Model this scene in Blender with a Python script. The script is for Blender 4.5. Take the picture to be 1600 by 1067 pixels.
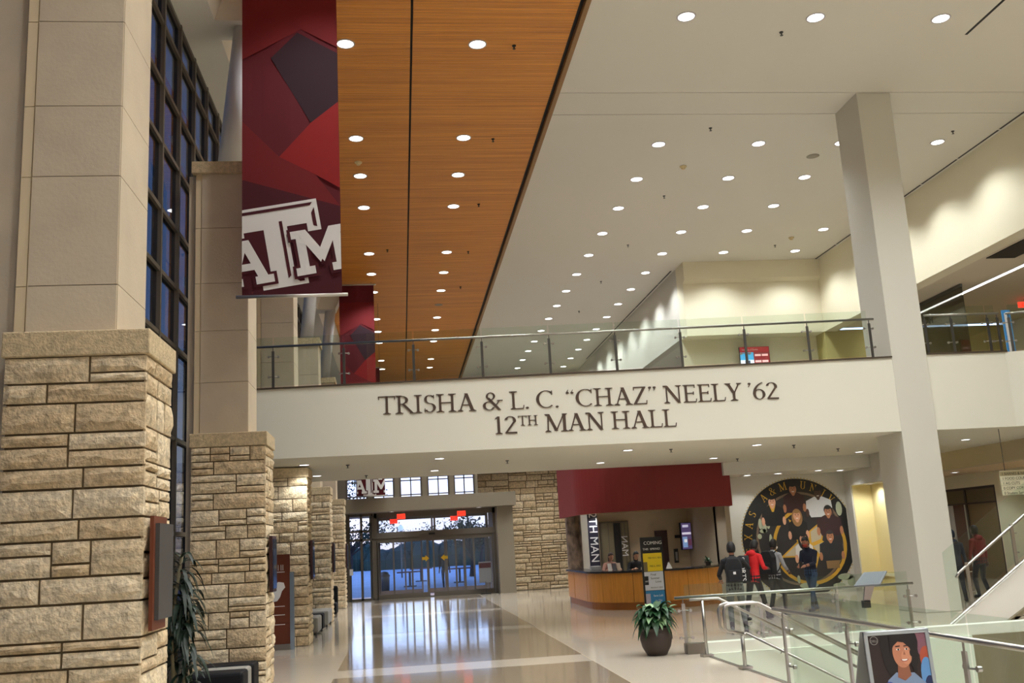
import bpy, bmesh, math, random
from mathutils import Vector, Matrix, kdtree
import numpy as np
PI = math.pi
random.seed(7)
sc = bpy.context.scene
for o in list(bpy.data.objects): bpy.data.objects.remove(o)
COL = sc.collection
sin, cos = math.sin, math.cos

# ------------------------------------------------------------------ camera
F_PX, YAW, PITCH, ROLL, EYE = 1540.9, 0.11942, 0.202177, -0.0555637, 1.95
_f = Vector((sin(YAW)*cos(PITCH), cos(YAW)*cos(PITCH), sin(PITCH)))
_r = Vector((cos(YAW), -sin(YAW), 0)); _u = _r.cross(_f)
_R = cos(ROLL)*_r + sin(ROLL)*_u; _U = -sin(ROLL)*_r + cos(ROLL)*_u
cam_d = bpy.data.cameras.new('camera'); cam = bpy.data.objects.new('camera', cam_d); COL.objects.link(cam)
cam.matrix_world = Matrix(((_R.x, _U.x, -_f.x, 0), (_R.y, _U.y, -_f.y, 0), (_R.z, _U.z, -_f.z, EYE), (0, 0, 0, 1)))
cam_d.sensor_fit = 'HORIZONTAL'; cam_d.sensor_width = 36; cam_d.lens = F_PX/1600*36
cam_d.clip_start = .1; cam_d.clip_end = 600
sc.camera = cam

# ------------------------------------------------------------------ dusk sky, exposure
w = bpy.data.worlds.new('dusk'); sc.world = w; w.use_nodes = True
nt = w.node_tree; nt.nodes.clear()
tc = nt.nodes.new('ShaderNodeTexCoord'); sx = nt.nodes.new('ShaderNodeSeparateXYZ')
rp = nt.nodes.new('ShaderNodeValToRGB'); bg = nt.nodes.new('ShaderNodeBackground'); wo = nt.nodes.new('ShaderNodeOutputWorld')
nt.links.new(tc.outputs['Generated'], sx.inputs[0]); nt.links.new(sx.outputs['Z'], rp.inputs[0])
nt.links.new(rp.outputs[0], bg.inputs[0]); nt.links.new(bg.outputs[0], wo.inputs[0])
e = rp.color_ramp.elements
e[0].position = 0; e[0].color = (.42, .33, .36, 1)
e[1].position = .045; e[1].color = (.50, .47, .52, 1)
for p_, c_ in ((.10, (.50, .58, .80)), (.24, (.20, .32, .64)), (.5, (.08, .16, .40)), (1, (.05, .11, .30))):
    n_ = e.new(p_); n_.color = (*c_, 1)
bg.inputs[1].default_value = 4.8
LAMP_HIGH, LAMP_WOOD, LAMP_LOW = 640, 700, 120          # watts of the hall's ceiling lamps and of the lamps under the bridge
sc.view_settings.view_transform = 'Standard'; sc.view_settings.look = 'None'
sc.view_settings.exposure = -0.1; sc.view_settings.gamma = 1; sc.view_settings.use_curve_mapping = False

# ------------------------------------------------------------------ materials
def lin(c):
    return tuple((x/255/12.92 if x/255 <= .04045 else ((x/255+.055)/1.055)**2.4) for x in c)
MATS = {}
def mat(name, rgb, rough=.6, metal=0, var=0, vscale=4, bump=0, bscale=40, emit=0, stretch=None, spec=.5, coat=0, rvar=0, detail=6, world=False):
    if name in MATS: return MATS[name]
    m = bpy.data.materials.new(name); m.use_nodes = True; MATS[name] = m
    t = m.node_tree; b = t.nodes['Principled BSDF']; c = lin(rgb)
    b.inputs['Base Color'].default_value = (*c, 1); b.inputs['Roughness'].default_value = rough
    b.inputs['Metallic'].default_value = metal; b.inputs['Specular IOR Level'].default_value = spec
    if coat: b.inputs['Coat Weight'].default_value = coat; b.inputs['Coat Roughness'].default_value = .1
    if emit:
        b.inputs['Emission Color'].default_value = (*c, 1); b.inputs['Emission Strength'].default_value = emit
    if var or bump:
        tc = t.nodes.new('ShaderNodeTexCoord'); mp = t.nodes.new('ShaderNodeMapping')
        t.links.new(t.nodes.new('ShaderNodeNewGeometry').outputs['Position'] if world else tc.outputs['Object'], mp.inputs[0])
        if stretch: mp.inputs['Scale'].default_value = stretch
    if var:
        n = t.nodes.new('ShaderNodeTexNoise'); n.inputs['Scale'].default_value = vscale; n.inputs['Detail'].default_value = detail
        r = t.nodes.new('ShaderNodeValToRGB'); t.links.new(mp.outputs[0], n.inputs[0]); t.links.new(n.outputs[0], r.inputs[0])
        r.color_ramp.elements[0].position = .3; r.color_ramp.elements[1].position = .7
        r.color_ramp.elements[0].color = (*[x*(1-var) for x in c], 1); r.color_ramp.elements[1].color = (*[min(1, x*(1+var)) for x in c], 1)
        t.links.new(r.outputs[0], b.inputs['Base Color'])
    if bump:
        n2 = t.nodes.new('ShaderNodeTexNoise'); n2.inputs['Scale'].default_value = bscale; n2.inputs['Detail'].default_value = 5
        bp = t.nodes.new('ShaderNodeBump'); bp.inputs['Strength'].default_value = bump; bp.inputs['Distance'].default_value = .02
        t.links.new(mp.outputs[0], n2.inputs[0]); t.links.new(n2.outputs[0], bp.inputs['Height']); t.links.new(bp.outputs[0], b.inputs['Normal'])
    return m
def glass(name, tint, refl=.08, rough=.0):
    m = bpy.data.materials.new(name); m.use_nodes = True; MATS[name] = m; t = m.node_tree; t.nodes.clear()
    o = t.nodes.new('ShaderNodeOutputMaterial'); mx = t.nodes.new('ShaderNodeMixShader')
    tr = t.nodes.new('ShaderNodeBsdfTransparent'); gl = t.nodes.new('ShaderNodeBsdfGlossy'); lw = t.nodes.new('ShaderNodeLayerWeight'); lw.inputs[0].default_value = .5
    pw = t.nodes.new('ShaderNodeMath'); pw.operation = 'POWER'; pw.inputs[1].default_value = 4; t.links.new(lw.outputs['Facing'], pw.inputs[0])
    fr = t.nodes.new('ShaderNodeMath'); fr.operation = 'MULTIPLY_ADD'; fr.inputs[1].default_value = .5; fr.inputs[2].default_value = refl*.3; t.links.new(pw.outputs[0], fr.inputs[0])
    tr.inputs[0].default_value = (*tint, 1); gl.inputs['Roughness'].default_value = rough
    t.links.new(fr.outputs[0], mx.inputs[0]); t.links.new(tr.outputs[0], mx.inputs[1]); t.links.new(gl.outputs[0], mx.inputs[2])
    t.links.new(mx.outputs[0], o.inputs[0]); return m
WHITE = mat('white_paint', (224, 221, 210), .7)
FASCIA = mat('fascia_paint', (222, 219, 203), .75)
CREAM = mat('cream_paint', (230, 223, 196), .75)
YELLOW = mat('niche_paint', (238, 220, 160), .75)
GREYW = mat('grey_wall_paint', (205, 201, 190), .75)
OLIVE_SHADED = mat('olive_shaded_paint', (128, 118, 92), .8)  # dark olive with the shade below the staircase put into the colour
TAN = mat('tan_paint', (196, 182, 150), .75)
LIME = mat('limestone_panel', (205, 190, 166), .75, var=.08, vscale=1.5, bump=.15, bscale=30)
LIME2 = mat('limestone_trim', (222, 203, 168), .75)
MORTAR = mat('mortar', (108, 92, 68), .95, bump=.4, bscale=50)
STONES = [mat('rough_stone_%s' % n, c, .92, var=.3, vscale=14, bump=1.0, bscale=32, world=True) for n, c in
          (('buff', (212, 192, 158)), ('pale', (222, 204, 172)), ('honey', (206, 183, 147)))]
CAPST = mat('cap_stone', (202, 182, 146), .9, var=.2, vscale=18, bump=.6, bscale=45)
STEEL = mat('brushed_steel', (168, 165, 158), .32, 1)
DSTEEL = mat('dark_steel', (92, 92, 90), .4, .9)
BLACK = mat('black', (14, 14, 15), .5)
FRAME = mat('bronze_frame', (104, 96, 84), .5, .3)
FRAME2 = mat('entry_frame', (98, 92, 82), .6)
GREIGE = mat('entry_header_paint', (134, 124, 106), .7)
RED = mat('drum_red', (128, 34, 30), .6)
MAPLE = mat('maple_veneer', (206, 138, 52), .4, var=.12, vscale=3, stretch=(8, 8, .6))
MAPLED = mat('maple_base', (168, 102, 36), .45)
GRAN = mat('dark_granite', (40, 36, 36), .2, var=.4, vscale=40)
GRANCOL = mat('mottled_granite', (122, 104, 90), .3, var=.75, vscale=7, stretch=(1, 1, .5))
G_RAIL = glass('railing_glass', (.91, .955, .925), .10)
G_WIN = glass('window_glass', (.80, .86, .95), .12)
G_TINT = glass('tinted_window_glass', (.25, .27, .29), .12)
G_DOOR = glass('door_glass', (.85, .9, .95), .1)
LAMPW = mat('lamp_lens', (255, 252, 250), .5, emit=6)
TRIMR = mat('lamp_trim', (190, 186, 190), .4)
def wood_mat():
    m = bpy.data.materials.new('cherry_slats'); m.use_nodes = True; t = m.node_tree; b = t.nodes['Principled BSDF']
    tc = t.nodes.new('ShaderNodeTexCoord'); mp = t.nodes.new('ShaderNodeMapping'); mp.inputs['Scale'].default_value = (.12, 7, 1)
    n = t.nodes.new('ShaderNodeTexNoise'); n.inputs['Scale'].default_value = 2.2; n.inputs['Detail'].default_value = 9; n.inputs['Roughness'].default_value = .75
    r = t.nodes.new('ShaderNodeValToRGB'); E = r.color_ramp.elements
    E[0].position = .3; E[0].color = (*lin((176, 104, 34)), 1); E[1].position = .72; E[1].color = (*lin((248, 172, 72)), 1)
    t.links.new(tc.outputs['Object'], mp.inputs[0]); t.links.new(mp.outputs[0], n.inputs[0]); t.links.new(n.outputs[0], r.inputs[0])
    wv = t.nodes.new('ShaderNodeTexWave'); wv.bands_direction = 'Y'; wv.inputs['Scale'].default_value = 3.1; wv.inputs['Distortion'].default_value = .6
    t.links.new(tc.outputs['Object'], wv.inputs[0])
    bp = t.nodes.new('ShaderNodeBump'); bp.inputs['Strength'].default_value = .35; bp.inputs['Distance'].default_value = .02
    t.links.new(wv.outputs[0], bp.inputs['Height']); t.links.new(bp.outputs[0], b.inputs['Normal'])
    t.links.new(r.outputs[0], b.inputs['Base Color']); b.inputs['Roughness'].default_value = .45
    return m
WOOD = wood_mat()
WOODTRIM = mat('dark_wood_trim', (96, 56, 24), .5)
def floor_mat(name, rgb, var):
    m = mat(name, rgb, .085, spec=.42, var=var, vscale=60, detail=3)
    t = m.node_tree; b = t.nodes['Principled BSDF']
    tc = t.nodes.new('ShaderNodeTexCoord'); n = t.nodes.new('ShaderNodeTexNoise'); n.inputs['Scale'].default_value = 1.6; n.inputs['Detail'].default_value = 2
    bp = t.nodes.new('ShaderNodeBump'); bp.inputs['Strength'].default_value = .035; bp.inputs['Distance'].default_value = .02
    t.links.new(tc.outputs['Object'], n.inputs[0]); t.links.new(n.outputs[0], bp.inputs['Height']); t.links.new(bp.outputs[0], b.inputs['Normal'])
    return m
TERR = floor_mat('cream_terrazzo', (194, 182, 164), .06)
TERRD = floor_mat('taupe_terrazzo', (140, 125, 105), .12)

# ------------------------------------------------------------------ mesh helpers
class MB:
    def __init__(s): s.v = []; s.f = []; s.m = []
    def add(s, vs, fs, mi=0):
        k = len(s.v); s.v += [tuple(x) for x in vs]; s.f += [tuple(i+k for i in f) for f in fs]; s.m += [mi]*len(fs); return s
    def box(s, x0, x1, y0, y1, z0, z1, mi=0):
        x0, x1 = min(x0, x1), max(x0, x1); y0, y1 = min(y0, y1), max(y0, y1); z0, z1 = min(z0, z1), max(z0, z1)
        return s.add([(x0, y0, z0), (x1, y0, z0), (x1, y1, z0), (x0, y1, z0), (x0, y0, z1), (x1, y0, z1), (x1, y1, z1), (x0, y1, z1)],
                     [(3, 2, 1, 0), (4, 5, 6, 7), (0, 1, 5, 4), (1, 2, 6, 5), (2, 3, 7, 6), (3, 0, 4, 7)], mi)
    def prism(s, pts, d, mi=0):
        """pts: 3D polygon, d: extrusion vector"""
        n = len(pts); d = Vector(d); a = [Vector(q) for q in pts]
        return s.add(a+[q+d for q in a], [tuple(range(n))[::-1], tuple(range(n, 2*n))]+[(i, (i+1) % n, (i+1) % n+n, i+n) for i in range(n)], mi)
    def poly(s, pts, mi=0): return s.add(pts, [tuple(range(len(pts)))], mi)
    def tube(s, path, r, n=8, mi=0, cap=True):
        P = [Vector(q) for q in path]; R = r if isinstance(r, (list, tuple)) else [r]*len(P)
        vs = []; up = None
        for i, q in enumerate(P):
            d = (P[min(i+1, len(P)-1)]-P[max(i-1, 0)]).normalized()
            if up is None: up = Vector((0, 0, 1)) if abs(d.z) < .9 else Vector((1, 0, 0))
            a = d.cross(up).normalized(); b = a.cross(d).normalized(); up = b
            for k in range(n):
                t = 2*PI*k/n; vs.append(q+R[i]*(cos(t)*a+sin(t)*b))
        fs = [(i*n+k, i*n+(k+1) % n, (i+1)*n+(k+1) % n, (i+1)*n+k) for i in range(len(P)-1) for k in range(n)]
        if cap: fs += [tuple(range(n))[::-1], tuple(range((len(P)-1)*n, len(P)*n))]
        return s.add(vs, fs, mi)
    def lathe(s, prof, c=(0, 0, 0), n=16, mi=0, cap=True):
        vs = [(c[0]+r*cos(2*PI*k/n), c[1]+r*sin(2*PI*k/n), c[2]+z) for r, z in prof for k in range(n)]
        fs = [(i*n+k, i*n+(k+1) % n, (i+1)*n+(k+1) % n, (i+1)*n+k) for i in range(len(prof)-1) for k in range(n)]
        if cap: fs += [tuple(range(n))[::-1], tuple(range((len(prof)-1)*n, len(prof)*n))]
        return s.add(vs, fs, mi)
    def ell(s, c, rx, ry, rz, n=12, m=8, mi=0):
        vs = [(c[0], c[1], c[2]-rz)]
        for i in range(1, m):
            a = -PI/2+PI*i/m
            vs += [(c[0]+rx*cos(a)*cos(2*PI*k/n), c[1]+ry*cos(a)*sin(2*PI*k/n), c[2]+rz*sin(a)) for k in range(n)]
        vs.append((c[0], c[1], c[2]+rz)); L = len(vs)-1
        fs = [(0, 1+(k+1) % n, 1+k) for k in range(n)]
        fs += [(1+i*n+k, 1+i*n+(k+1) % n, 1+(i+1)*n+(k+1) % n, 1+(i+1)*n+k) for i in range(m-2) for k in range(n)]
        fs += [(1+(m-2)*n+k, 1+(m-2)*n+(k+1) % n, L) for k in range(n)]
        return s.add(vs, fs, mi)
    def mesh(s, name, mats, off=(0, 0, 0), smooth=False):
        me = bpy.data.meshes.new(name)
        me.from_pydata([(a-off[0], b-off[1], c-off[2]) for a, b, c in s.v], [], s.f)
        for m in (mats if isinstance(mats, (list, tuple)) else [mats]): me.materials.append(m)
        if any(s.m): me.polygons.foreach_set('material_index', s.m)
        if smooth: me.polygons.foreach_set('use_smooth', [True]*len(me.polygons))
        me.update(); return me
    def build(s, name, mats, parent=None, smooth=False, local=False, bevel=0, fix=True):
        off = (0, 0, 0)
        if parent is not None and not local: off = WLOC.get(parent.name, (0, 0, 0))
        me = s.mesh(name, mats, off, smooth)
        if fix or bevel:
            bm = bmesh.new(); bm.from_mesh(me)
            if fix: bmesh.ops.recalc_face_normals(bm, faces=bm.faces)
            if bevel: bmesh.ops.bevel(bm, geom=[e for e in bm.edges if e.is_manifold and e.calc_face_angle(0) > .5], offset=bevel, segments=2, affect='EDGES', profile=.5)
            bm.to_mesh(me); bm.free()
        o = bpy.data.objects.new(name, me); COL.objects.link(o); o.parent = parent
        if parent is not None: WLOC[o.name] = off
        return o
WLOC = {}
def B(x0, x1, y0, y1, z0, z1): return MB().box(x0, x1, y0, y1, z0, z1)
def thing(name, label, cat, loc=(0, 0, 0), rz=0, group=None):
    o = bpy.data.objects.new(name, None); COL.objects.link(o); o.empty_display_size = .1
    o.location = loc; o.rotation_euler = (0, 0, rz); o['label'] = label; o['category'] = cat
    if group: o['group'] = group
    WLOC[o.name] = tuple(loc); return o
def tag(o, label, cat, group=None):
    o['label'] = label; o['category'] = cat
    if group: o['group'] = group
    return o
def struct(name, mb, m, parent=None, **k):
    o = mb.build(name, m, parent, **k)
    if parent is None: o['kind'] = 'structure'
    return o
def sroot(name, loc=(0, 0, 0)):
    o = bpy.data.objects.new(name, None); COL.objects.link(o); o.location = loc; o['kind'] = 'structure'; WLOC[o.name] = tuple(loc); return o
def inst(me, name, parent, loc, scale=(1, 1, 1), rz=0, m=None):
    o = bpy.data.objects.new(name, me); COL.objects.link(o); o.parent = parent; o.location = loc; o.scale = scale; o.rotation_euler = (0, 0, rz)
    return o
def copy_tree(o, parent=None):
    c = o.copy(); COL.objects.link(c); c.parent = parent
    for ch in o.children: copy_tree(ch, c)
    return c
def text(s, size, m, name, parent, loc, rot=(PI/2, 0, 0), ext=.002, width=None, align='LEFT', local=False, sx=1, bold=0):
    cu = bpy.data.curves.new('t', 'FONT'); cu.body = s; cu.size = size; cu.extrude = ext; cu.align_x = align; cu.offset = bold
    o = bpy.data.objects.new('t', cu); COL.objects.link(o)
    me = bpy.data.meshes.new_from_object(o.evaluated_get(bpy.context.evaluated_depsgraph_get()))
    bpy.data.objects.remove(o); bpy.data.curves.remove(cu)
    if width:
        xs = [v.co.x for v in me.vertices]; k = width/max(1e-6, max(xs)-min(xs))
        for v in me.vertices: v.co.x *= k
    if sx != 1:
        for v in me.vertices: v.co.x *= sx
    me.materials.clear(); me.materials.append(m); me.name = name
    q = bpy.data.objects.new(name, me); COL.objects.link(q); q.parent = parent
    off = (0, 0, 0) if (parent is None or local) else WLOC.get(parent.name, (0, 0, 0))
    q.location = (loc[0]-off[0], loc[1]-off[1], loc[2]-off[2]); q.rotation_euler = rot
    return q

# ================================================================== STRUCTURE
ZC, ZF2 = 12.14, 5.55
# ---- floor with the stairwell opening (x 4.9..13, y 4..16.7)
fl = sroot('floor')
for nm, a in (('floor_slab', (-3.7, 4.9, -10, 43.6)), ('floor_slab', (4.9, 24, 16.7, 43.6)), ('floor_slab', (13, 24, -10, 16.7)), ('floor_slab', (4.9, 13, -10, 4))):
    B(*a, -.3, 0).build(nm, TERR, fl)
for y0, y1 in ((-4, 2.3), (3.35, 9.5), (10.55, 16.7), (17.75, 23.85), (24.85, 31.0), (32.0, 38.15), (39.15, 41.6)):
    B(-1.16, 3.05, y0, y1, 0, .002).build('floor_panel', TERRD, fl)
B(3.05, 3.062, -4, 41.6, 0, .0022).build('floor_divider', mat('brass_strip', (206, 192, 166), .2), fl)
# ---- stairwell walls, lower floor
struct('wall_stairwell_far', B(4.9, 9.6, 16.55, 16.7, -4, 0), mat('stairwell_paint', (214, 222, 204), .7))
struct('wall_stairwell_under_stair', B(9.6, 13, 16.55, 16.7, -4, 0), OLIVE_SHADED)  # same wall as the pale part, the stair's shade painted into it
struct('wall_stairwell_right', B(13, 13.15, 4, 16.7, -4, -.3), OLIVE_SHADED)
struct('wall_stairwell_left', B(4.8, 4.9, 4, 12.3, -4, -.3), WHITE)
struct('floor_lower', B(4.8, 13, 4, 16.7, -4.2, -4), TERR)
struct('trim_kerb', B(4.98, 13, 16.6, 16.86, .0, .17), mat('kerb_paint', (222, 222, 208), .6))
struct('trim_kerb_end', B(4.64, 4.98, 16.62, 16.84, 0, .165), mat('kerb_steel', (120, 112, 100), .45, .5))
struct('trim_stair_edge', B(4.84, 4.9, 4, 16.2, 0, .012), STEEL)

# ---- ceilings
ce = sroot('ceiling')
for y0, y1 in ((-10, 20.97), (21.0, 22.16), (22.19, 62)):
    B(3.92, 16.4, y0, y1, ZC, ZC+.1).build('ceiling_panel', WHITE, ce)
B(-3, 17, -10, 62, ZC+.12, ZC+.2).build('ceiling_deck', BLACK, ce)
cw = sroot('ceiling_wood')
ys = [-10, -4.2, 1.7, 7.5, 13.4]+[19.28+2.4*0, 20.5, 21.65, 27.3, 33.0, 34.2, 39.9, 45.6, 51.2, 62]
for i in range(len(ys)-1):
    for x0, x1 in ((-2.7, .48), (.53, 3.74)):
        B(x0, x1, ys[i], ys[i+1]-.004, ZC, ZC+.06).build('wood_panel', WOOD, cw)
B(3.82, 3.92, -10, 62, ZC-.10, ZC+.1).build('edge_trim', mat('edge_trim_tan', (150, 112, 66), .5), cw)
B(3.74, 3.82, -10, 62, ZC+.03, ZC+.1).build('shadow_gap', BLACK, cw)
# sloping white fascia and soffit above the left window wall
struct('ceiling_soffit_left', MB().prism([(-3.75, -10, 11.2), (-2.98, -10, 11.2), (-2.72, -10, ZC), (-2.72, -10, ZC+.1), (-3.75, -10, ZC+.1)], (0, 72, 0)), WHITE)

# ---- bridge with the lettered fascia (top edge climbs a little to the right)
def ztop(x): return 5.41+(x+2.96)*(5.63-5.41)/14.08
br = MB().prism([(-3.25, 21, 3.95), (11.2, 21, 3.95), (11.2, 21, ztop(11.2)), (-3.25, 21, ztop(-3.25))], (0, 7.2, 0))
struct('floor_bridge', br, FASCIA)
struct('trim_bridge_cap', MB().prism([(-3.25, 20.97, ztop(-3.25)), (11.2, 20.97, ztop(11.2)), (11.2, 20.97, ztop(11.2)+.035), (-3.25, 20.97, ztop(-3.25)+.035)], (0, .2, 0)), mat('cap_bronze', (82, 70, 56), .5, .4))
CARPET0 = mat('carpet', (122, 112, 100), .95)
# second floor on the right
struct('floor_second_right', B(12.05, 24, 21.05, 36, 3.95, 5.68), FASCIA)
struct('trim_second_cap', B(12.05, 14.05, 21.02, 21.2, 5.68, 5.715), mat('cap_bronze', (82, 70, 56)))
struct('floor_second_return', MB().prism([(14.0, 21.05, 3.95), (24, 17.9, 3.95), (24, 21.05, 3.95)], (0, 0, 1.73)), FASCIA)
struct('floor_second_link', B(11.2, 12.05, 22.3, 28.2, 3.95, 5.6), FASCIA)
struct('floor_second_back', B(8.0, 12.05, 28.2, 36, 4.05, 5.6), FASCIA)
struct('floor_second_hall', B(10.97, 24, 36, 62, 3.95, 5.6), FASCIA)
struct('floor_second_entry', B(-3.7, 10.97, 42.6, 62, 6.9, 7.2), CARPET0)
CARPET = mat('carpet', (122, 112, 100), .95)
struct('floor_carpet_bridge', MB().prism([(-3.25, 21.2, ztop(-3.25)), (11.2, 21.2, ztop(11.2)), (11.2, 21.2, ztop(11.2)+.02), (-3.25, 21.2, ztop(-3.25)+.02)], (0, 7, 0)), CARPET)
struct('floor_carpet_right', B(12.06, 16.3, 21.25, 35.9, 5.68, 5.7), CARPET)
struct('floor_carpet_corridor', B(16.3, 24, 21.25, 35.6, 5.68, 5.7), CARPET)
struct('floor_carpet_back', B(8.0, 12.05, 28.2, 36, 5.6, 5.64), CARPET)
struct('floor_carpet_hall', B(10.97, 13.5, 36.6, 62, 5.6, 5.62), CARPET)
# lower soffit over the mural corner, with its slanting front edge
struct('ceiling_mural_soffit', MB().prism([(9.3, 29.0, 3.58), (9.42, 28.25, 3.58), (11.2, 27.6, 3.58), (13.62, 27.6, 3.58), (13.62, 29.5, 3.58), (9.3, 29.5, 3.58)], (0, 0, .37)), WHITE)

# ---- big square column
struct('wall_column', B(11.2, 12.05, 21.0, 22.2, -.0, ZC), mat('column_paint', (206, 203, 190), .7), bevel=.012)

# ---- upper walls, right
wr = sroot('wall_right')
B(16.4, 16.7, -10, 36, 9.42, ZC).build('upper_wall', CREAM, wr)
B(16.4, 16.9, -10, 36, 9.30, 9.42).build('wall_edge', CREAM, wr)
wc = sroot('wall_cream')
B(10.97, 16.4, 35.35, 36.4, 11.45, ZC).build('bulkhead', CREAM, wc)
MB().prism([(10.97, 35.35, 11.45), (10.97, 35.62, 11.33), (10.97, 36.4, 11.33), (10.97, 36.4, 11.45)], (5.43, 0, 0)).build('bulkhead_slope', CREAM, wc)
B(10.97, 16.4, 35.6, 36.4, 9.30, 11.33).build('upper_panel', CREAM, wc)
B(10.97, 24, 36.4, 36.6, 5.6, 9.35).build('recess_wall', CREAM, wc)
B(16.4, 24, 35.6, 36.4, 5.6, 9.35).build('corridor_end_wall', mat('corridor_paint', (190, 178, 118), .8), wc)
wh = sroot('wall_hall_upper')
B(10.97, 11.3, 36.4, 62, 9.36, ZC).build('upper_wall', GREYW, wh)
B(10.55, 10.97, 56, 62, 9.36, 11.2).build('far_box', TAN, wh)
B(13.5, 13.7, 36.6, 62, 5.6, 9.36).build('inner_wall', GREYW, wh)
struct('wall_far_upper', B(-3.7, 11.3, 61.8, 62, 7.2, ZC), WHITE)
struct('ceiling_corridor', B(16.7, 24, -10, 35.6, 9.42, 9.5), mat('corridor_ceiling', (216, 206, 184), .8))
struct('ceiling_hall_side', B(11.3, 13.6, 36.4, 62, 9.36, 9.5), WHITE)
struct('wall_corridor_right', B(24, 24.2, -10, 36.4, 0, 9.5), CREAM)
# ---- ground floor, right of the hall
struct('wall_mural', B(9.45, 13.62, 29.5, 29.7, 0, 3.95), GREYW)
wn = sroot('wall_niche')
B(13.62, 14.3, 29.05, 29.7, 0, 3.95).build('pier', GREYW, wn)
B(13.62, 14.3, 26.4, 29.05, 3.13, 3.95).build('niche_head', GREYW, wn)
B(14.25, 14.4, 25.6, 29.7, 0, 3.95).build('niche_back', YELLOW, wn)
B(13.62, 14.3, 25.8, 26.4, 0, 3.95).build('pier', GREYW, wn)
B(13.66, 14.25, 29.03, 29.05, 0, 3.13).build('niche_return', YELLOW, wn)
B(14.18, 14.26, 26.4, 29.05, .42, .5).build('niche_rail', mat('niche_rail_paint', (246, 236, 200), .5), wn)
wg = sroot('wall_ground_right')
B(16.4, 16.7, -10, 36, 3.42, 3.96).build('bulkhead', TAN, wg)
B(16.7, 19.2, -10, 36, 3.42, 3.55).build('soffit', mat('peach_soffit', (222, 196, 160), .7), wg)
B(19, 19.2, -10, 30.2, 0, 3.45).build('side_wall', CREAM, wg)
B(19, 19.2, 33.2, 36, 0, 3.45).build('side_wall', CREAM, wg)
B(19, 19.2, 30.2, 33.2, 2.98, 3.45).build('door_head', CREAM, wg)
B(14.4, 19.2, 35.8, 36, 0, 3.95).build('back_wall', CREAM, wg)
d1 = sroot('door_1')
B(19.02, 19.12, 30.2, 30.3, 0, 2.98).build('door_jamb', mat('door_frame_dark', (58, 50, 42), .5), d1)
B(19.02, 19.12, 31.98, 32.08, 0, 2.98).build('door_jamb', MATS['door_frame_dark'], d1)
B(19.02, 19.12, 30.2, 33.2, 2.9, 2.98).build('door_head_frame', MATS['door_frame_dark'], d1)
B(19.02, 19.12, 30.2, 33.2, 2.42, 2.47).build('transom_bar', MATS['door_frame_dark'], d1)
B(19.05, 19.09, 30.3, 31.98, 0, 2.42).build('door_leaf', mat('door_brown', (120, 100, 66), .5), d1)
B(19.05, 19.09, 30.3, 33.2, 2.47, 2.9).build('transom_pane', mat('transom_brown', (104, 88, 58), .4), d1)
B(19.05, 19.09, 32.08, 32.22, 0, 2.42).build('door_stile', mat('door_alu', (190, 186, 178), .4, .5), d1)
B(19.05, 19.09, 32.9, 33.2, 0, 2.42).build('door_stile', MATS['door_alu'], d1)
B(19.06, 19.08, 32.22, 32.9, 0, 2.42).build('door_pane', mat('door_red_brown', (92, 56, 44), .2), d1)
struct('wall_behind', B(-3.7, 24, -10.2, -10, 0, ZC+.1), WHITE)

# ---- reception back wall
struct('wall_reception', B(6.35, 9.45, 32.6, 32.8, 0, 4.2), mat('reception_paint', (196, 178, 150), .8))
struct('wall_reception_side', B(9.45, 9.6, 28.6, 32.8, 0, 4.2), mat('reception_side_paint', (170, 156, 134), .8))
struct('ceiling_reception', MB().prism([(5.4, 33.5, 2.78)]+[(7.25+1.9*cos(a), 30.3+1.9*sin(a), 2.78) for a in [PI+PI*.58*i/14 for i in range(15)]]+[(9.5, 28.4, 2.78), (9.5, 33.5, 2.78)], (0, 0, .04)), mat('reception_soffit', (190, 160, 116), .7))

# ---- far stone wall and entrance wall
POOL = []
def stone_pool():
    for i in range(18):
        rnd = random.Random(i); nx, nz = 6, 4; mb = MB(); vs = []
        for j in range(nz):
            for k in range(nx):
                ed = k in (0, nx-1) or j in (0, nz-1)
                x = -.5+k/(nx-1); z = -.5+j/(nz-1)
                if not ed: x += rnd.uniform(-.05, .05); z += rnd.uniform(-.07, .07)
                else: x *= 1-rnd.uniform(0, .012); z *= 1-rnd.uniform(0, .03)
                vs.append((x, -.35-rnd.uniform(0, .15) if ed else -.65-rnd.uniform(0, .4), z))
        fs = [(j*nx+k, j*nx+k+1, (j+1)*nx+k+1, (j+1)*nx+k) for j in range(nz-1) for k in range(nx-1)]
        rim = [k for k in range(nx)]+[j*nx+nx-1 for j in range(1, nz)]+[(nz-1)*nx+k for k in range(nx-2, -1, -1)]+[j*nx for j in range(nz-2, 0, -1)]
        n0 = len(vs); vs += [(vs[q][0], .6, vs[q][2]) for q in rim]; L = len(rim)
        fs += [(rim[q], n0+q, n0+(q+1) % L, rim[(q+1) % L]) for q in range(L)]
        mb.add(vs, fs); POOL.append([mb.mesh('stone', m) for m in STONES])
stone_pool()
def ashlar(w, h, rnd, hs=(.17, .21, .25, .29), wl=(.28, .74)):
    out = []; z = 0
    while z < h-.02:
        rh = rnd.choice(hs)
        if h-z-rh < .12: rh = h-z
        x = 0
        while x < w-.01:
            cwid = rnd.uniform(*wl)
            if w-x-cwid < .22: cwid = w-x
            if rh > .18 and rnd.random() < .38:
                s = rnd.choice((.36, .5, .62))*rh
                for (a, b) in ((0, s), (s, rh)):
                    if cwid > .6 and rnd.random() < .45:
                        q = cwid*rnd.uniform(.35, .65); out += [(x, z+a, q, b-a), (x+q, z+a, cwid-q, b-a)]
                    else: out.append((x, z+a, cwid, b-a))
            else: out.append((x, z, cwid, rh))
            x += cwid
        z += rh
    return out
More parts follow.
